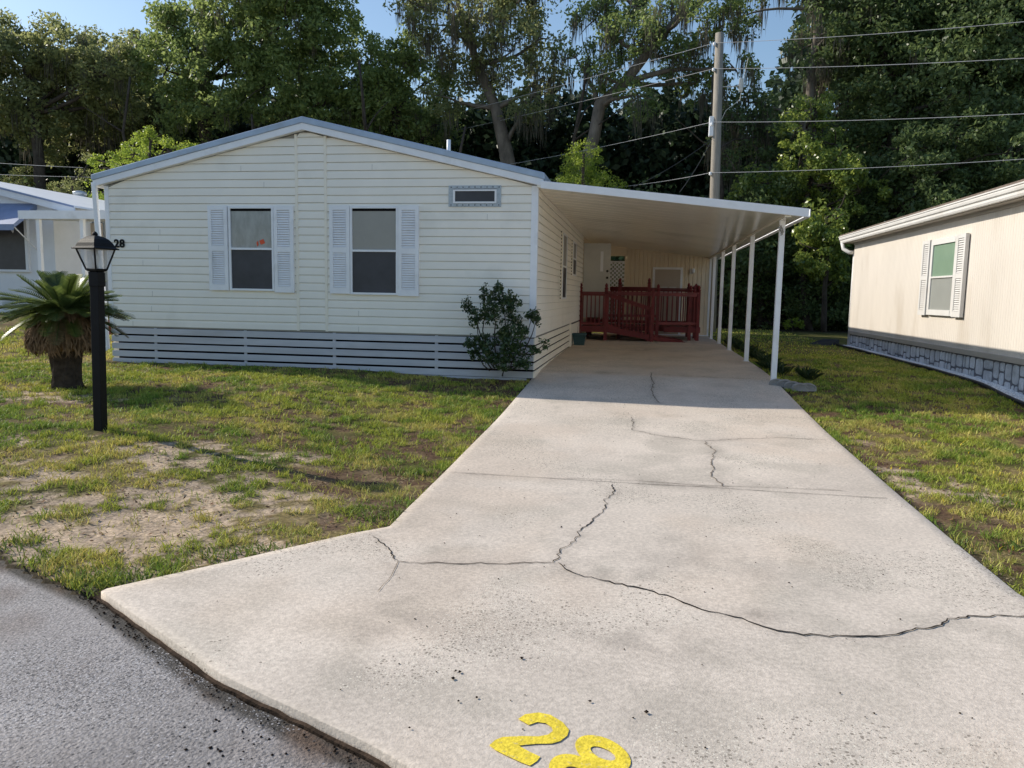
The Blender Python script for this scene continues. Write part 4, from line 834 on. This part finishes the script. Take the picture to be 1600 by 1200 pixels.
def tree(name, label, Yt, base_px, clumps, lm, bark, trunk_r=.22, sub=9, nl=34, size=.16, subr=.75, moss=0, group=None, seed=1, path=None, cat='tree', zbase=None, thick=1.0, limbs=True):
    """clumps: list of (px, py, r_px[, dY]) in the photograph at depth Yt"""
    random.seed(seed); g_ = np.random.default_rng(seed)
    bx = atY(base_px, 480, Yt)[0]; bz = gz0(bx, Yt)
    root = empty(name, (bx, Yt, bz)); tag(root, label, cat, group)
    D = Yt-CAM[1]; mpp = D/FPX*1.02
    cs = []; rs = []; CC = []
    for c_ in clumps:
        px, py, rp = c_[:3]; dy = c_[3] if len(c_) > 3 else g_.uniform(-1.2, 1.2)
        c0 = atY(px, py, Yt+dy); R0 = rp*mpp; CC.append((c0, R0))
        ns = max(5, int(sub*3.2*(R0/1.6)**2*thick)); R0 = R0*1.12
        d = g_.normal(0, 1, (ns, 3)); d /= np.linalg.norm(d, axis=1)[:, None]; rr_ = R0*g_.uniform(.35, 1.0, ns)**.6
        cs.append(c0+d*rr_[:, None]*np.array([1, .9, .85])); rs.append(subr*g_.uniform(.5, 1.15, ns))
    cs = np.concatenate(cs); rs = np.concatenate(rs)
    V, F_ = leaves(cs, int(nl*2.3), rs*1.05, size*.70, seed=seed+50)
    fastmesh('crown', V, F_, lm, root)
    b = MB(); 
    if path: pts = [np.array(atY(*q[:2], Yt+(q[3] if len(q) > 3 else 0))) for q in path]; rr2 = [q[2] for q in path]
    else:
        tc = CC[0][0]; pts, rr2 = limb((bx, Yt, bz-.2), tc, trunk_r, trunk_r*.45, .06)
    if pts[0][2] > bz: pts = [np.array((pts[0][0], pts[0][1], bz-.2))]+pts; rr2 = [rr2[0]*1.15]+rr2
    b.tube(pts, rr2, 10)
    if limbs:
        for (c0, R0) in CC:
            j = min(range(len(pts)), key=lambda i: np.linalg.norm(pts[i]-c0)+(3 if pts[i][2] > c0[2] else 0)); q, r2 = limb(pts[j], c0, min(rr2[j]*.6, .14), .03, .12); b.tube(q, r2, 6)
            for _ in range(3):
                e = c0+np.array([random.gauss(0, .6)*R0 for _ in range(3)]); q, r2 = limb(c0, e, .04, .012, .1, 4); b.tube(q, r2, 5)
    b.build('trunk', bark, root, True)
    if moss:
        k = g_.integers(0, len(cs), moss); C = cs[k]-np.array([0, 0, .2]); n = 16; M_ = moss*n
        P = np.repeat(C, n, 0)+g_.normal(0, .13, (M_, 3)); Lm = np.repeat(g_.uniform(.4, 1.5, moss), n)*g_.uniform(.4, 1, M_); wd = g_.uniform(.008, .022, M_)
        a = g_.random(M_)*6.3; sd_ = np.stack([np.cos(a)*wd, np.sin(a)*wd, 0*a], -1); dn = np.stack([g_.normal(0, .08, M_), g_.normal(0, .08, M_), -np.ones(M_)], -1)*Lm[:, None]
        V = np.stack([P-sd_, P+sd_, P+dn*.55+sd_*.8, P+dn, P+dn*.55-sd_*.8], 1).reshape(-1, 3); b5 = np.arange(M_)[:, None]*5
        fastmesh('hanging_moss', V, b5+np.array([[0, 1, 2, 3, 4]]), MOSS, root)
    return root
# --- holly shrub in front of the house
random.seed(4); g_ = np.random.default_rng(4)
hb = gpt(782, 588); hs = empty('holly_shrub', tuple(hb)); tag(hs, 'dark green irregular holly shrub in front of the cream siding', 'shrub')
cl = []; rr = []
bm_ = MB()
for (px, py, rp, dy) in [(757, 457, 12, 0), (780, 463, 20, .05), (800, 478, 18, .1), (735, 478, 13, 0), (745, 495, 16, -.05), (772, 488, 24, 0), (805, 500, 14, .1), (788, 515, 15, 0), (808, 520, 17, 0), (832, 493, 13, .1), (838, 500, 9, .1), (733, 535, 12, -.1), (755, 540, 22, -.05), (785, 545, 24, 0), (808, 545, 14, .05), (835, 545, 11, .05), (850, 538, 8, .1), (788, 570, 13, 0), (765, 560, 14, 0), (815, 565, 14, 0), (822, 570, 8, 0), (742, 550, 10, 0)]:
    c0 = atY(px, py, -.45+dy); R0 = rp/97.; ns = max(6, int(R0*R0*980)); d = g_.normal(0, 1, (ns, 3)); d /= np.linalg.norm(d, axis=1)[:, None]
    cl.append(c0+d*(R0*g_.random(ns)**.5)[:, None]*.95); rr.append(np.full(ns, .055))
    q, r2 = limb(hb+np.array([random.uniform(-.05, .05), 0, 0]), c0, .016, .005, .08, 6); bm_.tube(q, r2, 6)
cl = np.concatenate(cl); rr = np.concatenate(rr); V, F_ = leaves(cl, 13, rr, .026, .9, .5, .2, 7); fastmesh('foliage', V, F_, LEAF_HOL, hs); bm_.build('stems', BARKD, hs, True)
# --- cycad
random.seed(5); g_ = np.random.default_rng(5)
cb = gpt(105, 606); cy = empty('sago_palm', tuple(cb)); tag(cy, 'shaggy sago palm with brown skirt of dead fronds and green top', 'palm')
cb = np.array(cb); S_ = 1.0
b = MB(); pr = [(.20, -.05), (.17, .1), (.175, .3), (.20, .5), (.24, .6), (.2, .9)]; b.lathe(tuple(cb), [(r*S_, z*S_) for r, z in pr], 18)
for v in range(len(b.v)):
    x, y, z = b.v[v]; k = 1+.12*random.uniform(-1, 1); b.v[v] = (cb[0]+(x-cb[0])*k, cb[1]+(y-cb[1])*k, z)
b.build('trunk', CYT, cy)
# dead frond skirt: many drooping ribbons
n = 2600; th = g_.random(n)*6.283; t0 = g_.random(n)
def skirt_pt(t, th, j=0): # t 0 top -> 1 bottom
    r = (.17+.23*np.sin(np.clip(t, 0, 1)*2.4)**.8+j); return np.stack([cb[0]+r*np.cos(th), cb[1]+r*np.sin(th), cb[2]+1.04-.60*t], -1)
Ls = g_.uniform(.15, .4, n); j = g_.uniform(-.05, .05, n); P0 = skirt_pt(t0*.75, th, j); P1 = skirt_pt(np.minimum(t0*.75+Ls*.5, 1), th+g_.normal(0, .05, n), j+.02); P2 = skirt_pt(np.minimum(t0*.75+Ls, 1.06), th+g_.normal(0, .09, n), j+g_.uniform(-.02, .07, n))
w2_ = np.stack([-np.sin(th), np.cos(th), 0*th], -1)*g_.uniform(.004, .012, n)[:, None]
V = np.stack([P0-w2_, P0+w2_, P1+w2_, P2, P1-w2_], 1).reshape(-1, 3); fastmesh('dead_skirt', V, np.arange(n)[:, None]*5+np.array([[0, 1, 2, 3, 4]]), BEARD, cy)
b = MB(); b.lathe((cb[0], cb[1], cb[2]+.50), [(.24, 0), (.35, .12), (.37, .26), (.30, .42), (.15, .52)], 20); b.build('skirt_core', BEARD, cy, True)
def frond(th, el_, L_, wl, droop):
    d = np.array([math.cos(th)*math.cos(el_), math.sin(th)*math.cos(el_), math.sin(el_)]); N = 26; V = []; F_ = []; p = cb+np.array([math.cos(th)*.08, math.sin(th)*.08, 1.00+.08*max(0, math.sin(el_))]); side = np.array([-math.sin(th), math.cos(th), 0]); st = L_/N; pts = [p.copy()]
    for i in range(N): 
        d = d+np.array([0, 0, -droop/N]); d /= np.linalg.norm(d); p = p+d*st; pts.append(p.copy()); up_ = np.cross(side, d); 
        if up_[2] < 0: up_ = -up_
        t = i/N; w3 = wl*(math.sin(min(1, t*1.5+.18)*math.pi*.62))*(1 if t < .85 else (1-t)/.15*.8+.2)
        for s_ in (-1, 1):
            tip = p+side*s_*w3*.9+d*w3*.55+up_*w3*.30; bw = d*.0125; k = len(V); V += [p-bw, p+bw, tip+bw*.3, tip-bw*.3]; F_.append((k, k+1, k+2, k+3))
    return V, F_, pts
VV = []; FF = []; VD = []; FD = []; b = MB()
for i in range(120):
    th_ = random.uniform(0, 6.283); k = i/120; el_ = math.radians(random.uniform(-14, 12) if k < .3 else (random.uniform(8, 38) if k < .7 else random.uniform(35, 70))); V, F_, pts = frond(th_, el_, random.uniform(.56, .80)*(1 if k < .7 else .72), .115, random.uniform(.3, .8))
    tgt = (VD, FD) if (k < .07) else (VV, FF); o_ = len(tgt[0]); tgt[0].extend(V); tgt[1].extend([tuple(o_+q for q in f) for f in F_]); b.tube(pts[::4], .006, 5)
fastmesh('green_fronds', np.array(VV), np.array(FF), LEAF_CYC, cy); fastmesh('dry_fronds', np.array(VD), np.array(FD), LEAF_CYD, cy); b.build('frond_stems', LEAF_CYC, cy)
# --- bed plants along carport posts and scalloped edging
random.seed(6); g_ = np.random.default_rng(6); k = 0
for y in np.concatenate([np.linspace(.85, 2.2, 5), np.linspace(2.7, 9.5, 14)]):
    x = 4.0+random.uniform(-.08, .12)+(.25 if y < 1.4 else 0); z = gz0(x, y); n = 46; th = g_.random(n)*6.283; L_ = g_.uniform(.14, .32, n); le = g_.uniform(.2, 1.1, n)
    dr = np.stack([np.cos(th)*le, np.sin(th)*le, 1+0*th], -1); dr /= np.linalg.norm(dr, axis=1)[:, None]; P = np.array([x, y, z])+g_.normal(0, .04, (n, 3))*[1, 1, 0]; sd_ = np.stack([-np.sin(th), np.cos(th), 0*th], -1)*.011
    mid = P+dr*L_[:, None]*.6; tip = mid+(dr*.4-np.array([0, 0, .25]))*L_[:, None]; V = np.stack([P-sd_*.5, P+sd_*.5, mid+sd_, tip, mid-sd_], 1).reshape(-1, 3)
    o = fastmesh('bed_plant', V-np.array([x, y, z]), np.arange(n)[:, None]*5+np.array([[0, 1, 2, 3, 4]]), LEAF_LIR); o.location = (x, y, z); tag(o, 'small strappy green plant in the narrow bed beside the carport posts', 'plant', 'plants in the bed along the carport'); k += 1
def scallop(p, ang, label):
    root = empty('edging_block', tuple(p)); root.rotation_euler = (0, 0, ang); tag(root, label, 'edging', 'scalloped edging blocks beside the front post')
    me = bpy.data.meshes.new('scallop'); bm = bmesh.new(); N = 12; pr = [(-.12, 0)]+[(-.12*math.cos(math.pi*k/N), .045+.075*math.sin(math.pi*k/N)) for k in range(N+1)]+[(.12, 0)]
    f0 = [bm.verts.new((x, -.03, z)) for x, z in pr]; f1 = [bm.verts.new((x, .03, z)) for x, z in pr]; bm.faces.new(f0); bm.faces.new(f1[::-1]); n = len(pr)
    for i in range(n): bm.faces.new((f0[i], f1[i], f1[(i+1) % n], f0[(i+1) % n]))
    bmesh.ops.recalc_face_normals(bm, faces=bm.faces); bm.to_mesh(me); bm.free(); o = link('block', me, EDGE, root)
    me2 = bpy.data.meshes.new('rim'); b = MB(); b.tube([(-.10*math.cos(math.pi*k/10), -.034, .045+.06*math.sin(math.pi*k/10)) for k in range(11)], .009, 6); me2.from_pydata(b.v, [], b.f); link('rim', me2, EDGE, root)
for i, (px, py, nm) in enumerate([(1214, 604, 'nearest the carport post'), (1226, 605, 'second from the carport post'), (1238, 608, 'in the middle of the row'), (1250, 611, 'second from the outer end'), (1262, 611, 'at the outer end')]):
    p = gpt(px, py); scallop(p, math.radians(-12+i*3), 'grey scalloped concrete edging block '+nm)
# ================================================================== UTILITY POLE AND WIRES
PY = 16.0; pt = atY(1124.5, 52, PY); pb = atY(1113, 420, PY); pole = empty('utility_pole', (pb[0], PY, .44)); tag(pole, 'weathered grey wooden utility pole rising behind the carport', 'pole')
dpl = (pt-pb)/(pt[2]-pb[2]); foot = pb+dpl*(.3-pb[2]); b = MB(); b.tube([foot, (foot+pt)/2, pt], [.19, .165, .14], 14); b.build('shaft', WOOD, pole, True)
def onpole(py): 
    z = atY(1120, py, PY)[2]; return pt+dpl*(z-pt[2])
b = MB(); q = onpole(200); b.box(tuple(q+np.array([-.26, -.1, -.28])), tuple(q+np.array([-.10, .12, .38]))); b.build('terminal_box', WHITE, pole, bevel=.02)
for py in (70, 110, 195, 272):
    b = MB(); q = onpole(py); b.lathe(tuple(q+np.array([-.17, -.1, -.06])), [(.03, 0), (.06, .03), (.04, .06), (.06, .09), (.02, .12)], 10); b.build('insulator', WHITE, pole, True)
b = MB(); q = onpole(135); b.tube([q+[.12, 0, -.02], q+[.75, 0, 0]], .015, 6); b.tube([q+[.95, 0, .9], q+[.85, 0, .35], q+[.8, 0, 0], q+[.75, 0, -.45], q+[.3, 0, -.8], q+[.12, 0, -1.2]], .01, 6); b.lathe(tuple(q+np.array([.76, 0, -.2])), [(.05, 0), (.075, .05), (.075, .4), (.04, .46)], 10); b.build('transformer_fuse', GREY, pole)
def wire(name, pts, r, m, label, sag=.0):
    b = MB(); P = [np.array(p, float) for p in pts]; o_ = []
    for a, e in zip(P[:-1], P[1:]):
        for t in np.linspace(0, 1, 15)[:-1]: o_.append(a+(e-a)*t-np.array([0, 0, sag*4*t*(1-t)]))
    o_.append(P[-1]); b.tube(o_, r, 5); o = b.build(name, m); tag(o, label, 'wire', 'overhead wires on the utility pole'); return o
def ext(a, b_, k): return a+(b_-a)*k
for (py, lp, rp, nm) in [(70, (590, 205, 30), (1600, 28, 11), 'topmost overhead wire crossing the utility pole'), (110, (640, 217, 30), (1600, 85, 11), 'second highest overhead wire crossing the utility pole'), (193, (790, 255, 24), (1600, 172, 11), 'third overhead wire at the white box of the pole'), (272, (930, 292, 20), (1600, 243, 12), 'lowest overhead wire on the pole just above the carport')]:
    q = onpole(py)+np.array([-.17, -.1, .03]); a = atY(*lp); e = atY(*rp); wire('overhead_wire', [ext(q, a, 1.25), q, ext(q, e, 1.4)], .0085, WIRE, nm, .12)
q = onpole(218)+np.array([-.15, -.1, 0]); wire('service_wire', [q, atY(990, 292, 13.3)], .009, WIRED, 'dark service wire sloping from the pole down to the far carport roof', .1); wire('service_wire', [q, atY(1062, 300, 13.6)], .009, WIRED, 'steeper dark service wire dropping from the pole to the carport roof', .1)
for (a, e, nm) in [((-150, 243), (130, 262), 'upper thin wire above the white home at the left'), ((-150, 265), (150, 277), 'lower thin wire above the white home at the left')]:
    wire('overhead_wire', [atY(*a, 17), atY(*e, 17)], .009, WIRE, nm, .05)['group'] = 'thin wires above the left home'
# ================================================================== TREES
TG = 'tall mossy trees behind the homes'
tree('oak_tree', 'broad sunlit oak with rounded crown rising behind the left half of the roof', 25, 400,
     [(300, 60, 60), (370, 30, 75), (450, 40, 70), (520, 60, 55), (545, 130, 45), (260, 110, 50), (350, 120, 75), (440, 130, 80), (505, 170, 55), (400, -40, 80), (490, -30, 60), (300, 170, 50), (270, 40, 35), (560, 185, 35)], LEAF_OAK, BARKD, .45, 12, 40, .15, .7, 90, TG, 21)
tree('oak_tree', 'hazy olive oak at the far left with drooping moss', 24, 60,
     [(40, 98, 62), (100, 80, 50), (30, 150, 70), (110, 130, 60), (-30, 60, 60), (150, 110, 45), (-60, 140, 80), (180, 160, 45), (80, 200, 60), (10, 56, 30), (75, 48, 24), (200, 100, 28)], LEAF_OLV, BARKD, .4, 12, 36, .15, .7, 170, TG, 22)
tree('oak_tree', 'smaller mossy oak filling the gap left of the broad oak', 28, 190,
     [(170, 90, 45), (210, 80, 35), (210, 130, 50), (235, 190, 50), (170, 180, 55), (260, 150, 40)], LEAF_OLV, BARKD, .3, 12, 36, .16, .75, 110, TG, 23)
tree('oak_tree', 'green oak between the roof ridge and the mossy oak', 26, 640,
     [(600, 100, 40), (640, 80, 35), (590, 150, 45), (650, 140, 55), (620, 190, 50), (670, 200, 45), (575, 210, 40)], LEAF_OAK, BARKD, .3, 12, 36, .15, .7, 50, TG, 24)
tree('oak_tree', 'tall moss draped oak with several pale stems above the vent pipe', 24.5, 790,
     [(650, 10, 35), (700, 40, 45), (760, 20, 50), (820, -10, 50), (730, 95, 40), (800, 80, 45), (845, 60, 30), (760, 130, 35), (690, 150, 30), (850, 120, 30), (830, 170, 35), (660, -20, 40), (780, -50, 60)], LEAF_OLV, BARK, .35, 9, 32, .14, .65, 230, TG, 25,
     path=[(802, 300, .42), (790, 235, .34), (775, 170, .27), (745, 100, .2), (725, 30, .14), (700, -40, .08)])
tree('oak_tree', 'leaning pale trunked oak whose stem bends right above the bright vine', 22.5, 935,
     [(940, 120, 38), (990, 60, 50), (1060, 30, 55), (930, 30, 40), (970, -10, 50), (1060, 90, 40), (1120, -10, 50), (1090, 130, 35), (1000, 150, 32), (900, 90, 22), (1150, 110, 30)], LEAF_OAK, BARK, .4, 9, 32, .13, .6, 190, TG, 26,
     path=[(912, 262, .30), (928, 215, .27), (937, 165, .28), (975, 130, .24), (1010, 85, .20), (1040, 50, .16), (1075, 5, .11), (1100, -50, .07)])
tree('oak_tree', 'dark mossy tree with thin stems right of the utility pole', 23, 1260,
     [(1150, 30, 25), (1290, 60, 45), (1170, 160, 42), (1280, 140, 38), (1210, -30, 30), (1330, 30, 50), (1270, -10, 30), (1165, 210, 50), (1180, 260, 45)], LEAF_DRK, BARK, .3, 9, 32, .14, .65, 230, TG, 27,
     path=[(1262, 330, .25), (1262, 200, .2), (1270, 100, .16), (1280, 20, .12), (1290, -40, .08)])
tree('evergreen_tree', 'dense dark green tree above the roof of the tan home', 22, 1440,
     [(1390, 40, 70), (1470, 30, 80), (1560, 50, 80), (1400, 130, 80), (1500, 140, 90), (1600, 150, 90), (1380, 220, 70), (1480, 240, 80), (1580, 260, 80), (1660, 60, 80), (1420, -40, 80), (1550, -50, 80), (1350, -20, 60), (1690, 240, 90)], LEAF_DRK, BARKD, .4, 14, 40, .14, .7, 60, TG, 28)
tree('evergreen_tree', 'dark shrubby tree filling the space behind the carport posts', 21, 1190,
     [(1180, 400, 60), (1230, 430, 60), (1160, 460, 55), (1290, 460, 60), (1200, 340, 55), (1340, 440, 60), (1260, 490, 50), (1180, 500, 45), (1330, 500, 45), (1130, 420, 50), (1370, 480, 50)], LEAF_DRK, BARKD, .2, 14, 40, .12, .6, 0, TG, 29)
tree('magnolia_tree', 'glossy yellow green magnolia catching the sun beside the carport end', 18.6, 1290,
     [(1290, 350, 32), (1280, 390, 35), (1300, 320, 22), (1275, 420, 26), (1310, 380, 26), (1265, 360, 20), (1300, 440, 20)], LEAF_MAG, BARKD, .12, 26, 30, .11, .4, 0, TG, 30)
tree('magnolia_tree', 'taller magnolia with sunlight coloured into its leaves right of the pole', 19.5, 1270,
     [(1275, 165, 26), (1260, 200, 34), (1250, 250, 36), (1305, 225, 20), (1300, 255, 28), (1290, 290, 34), (1240, 290, 34), (1190, 285, 26), (1170, 300, 22), (1320, 280, 30), (1345, 300, 30)], LEAF_MAG, BARKD, .15, 22, 28, .11, .42, 0, TG, 31)
tree('evergreen_tree', 'grey green shrub tree above the gutter corner of the tan home', 19.5, 1450,
     [(1430, 240, 40), (1460, 270, 50), (1520, 200, 50), (1510, 280, 50), (1400, 280, 45), (1570, 240, 45), (1380, 330, 45), (1470, 320, 50), (1560, 300, 50)], LEAF_DRK, BARKD, .2, 16, 34, .12, .5, 0, TG, 32)
tree('bright_tree', 'bright yellow green leafy tree peeking over the left roof slope', 15.5, 225,
     [(235, 222, 20), (210, 240, 24), (185, 248, 18), (260, 232, 20), (230, 255, 30), (275, 245, 22), (190, 275, 28), (160, 262, 16), (155, 300, 20), (298, 226, 10), (232, 207, 8), (310, 232, 7), (150, 250, 9)], LEAF_BRT, BARKD, .1, 40, 24, .07, .26, 0, None, 33)
tree('vine_bush', 'bright green vine mound smothering the foot of the leaning oak', 18.8, 915,
     [(912, 240, 20), (900, 262, 24), (925, 268, 24), (915, 290, 32), (890, 290, 20), (945, 290, 22)], LEAF_BRT, BARKD, .12, 60, 26, .055, .3, 0, None, 34, cat='bush', limbs=False)
tree('cedar_tree', 'small conical cedar tips above the roof of the white home', 24, 38, [(38, 268, 12), (30, 285, 18), (55, 282, 12), (45, 300, 24), (70, 295, 14)], LEAF_OLV, BARKD, .1, 50, 34, .07, .3, 0, None, 35, limbs=False)
tree('grey_shrub', 'pale grey green shrub behind the roof vent of the white home', 17, 110, [(112, 285, 14), (95, 292, 14), (130, 275, 12), (140, 250, 10), (120, 300, 18), (85, 305, 12)], LEAF_OLV, BARKD, .08, 40, 26, .06, .28, 0, None, 36, cat='shrub')
tree('yellow_shrub', 'small bright green shrub at the wood edge beyond the carport posts', 18.3, 1240, [(1238, 503, 8, 0), (1230, 508, 6, 0), (1247, 501, 6, 0), (1251, 505, 4, 0)], LEAF_BRT, BARKD, .03, 80, 16, .06, .14, 0, None, 37, cat='shrub')
# the wood behind as one mass: low understorey and a tall dark backing
def mass(name, label, n, size, xr, yr, topf, lm, seed, flat=.8):
    g_ = np.random.default_rng(seed); x = g_.uniform(*xr, n); y = g_.uniform(*yr, n); tz = topf(x, y); z = tz*g_.random(n)**.8
    C = np.stack([x, y, z+.4], -1); V, F_ = leaves(C, 26, g_.uniform(.5, 1.3, n), size, flat, .6, .3, seed)
    o = fastmesh(name, V, F_, lm); tag(o, label, 'woodland', kind='stuff')
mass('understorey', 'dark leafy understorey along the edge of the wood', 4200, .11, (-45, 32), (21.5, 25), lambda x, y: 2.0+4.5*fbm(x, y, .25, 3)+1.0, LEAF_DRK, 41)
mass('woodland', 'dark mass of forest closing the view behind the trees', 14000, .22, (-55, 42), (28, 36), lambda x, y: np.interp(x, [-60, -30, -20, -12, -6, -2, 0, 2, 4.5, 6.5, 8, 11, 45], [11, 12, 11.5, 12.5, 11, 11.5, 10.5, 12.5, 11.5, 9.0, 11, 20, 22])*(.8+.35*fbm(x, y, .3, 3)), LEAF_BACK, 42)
# a row of bare dark stems inside the wood
random.seed(12)
for i in range(9):
    x = -22+i*5.3+random.uniform(-1.2, 1.2); y = random.uniform(20.5, 23); z = gz0(x, y); h = random.uniform(8, 12)
    root = empty('tree_trunk', (x, y, z)); tag(root, 'thin dark tree stem standing in the shade of the wood', 'tree', 'bare stems inside the wood')
    q, r2 = limb((x, y, z-.2), (x+random.uniform(-1, 1), y+.5, z+h), random.uniform(.1, .18), .05, .05, 8); b = MB(); b.tube(q, r2, 8)
    for _ in range(4):
        j = random.randint(3, 6); q2, r3 = limb(q[j], q[j]+np.array([random.uniform(-2, 2), random.uniform(-1, 1), random.uniform(.5, 2)]), .05, .015, .1, 5); b.tube(q2, r3, 5)
    b.build('stem', BARKD, root, True)
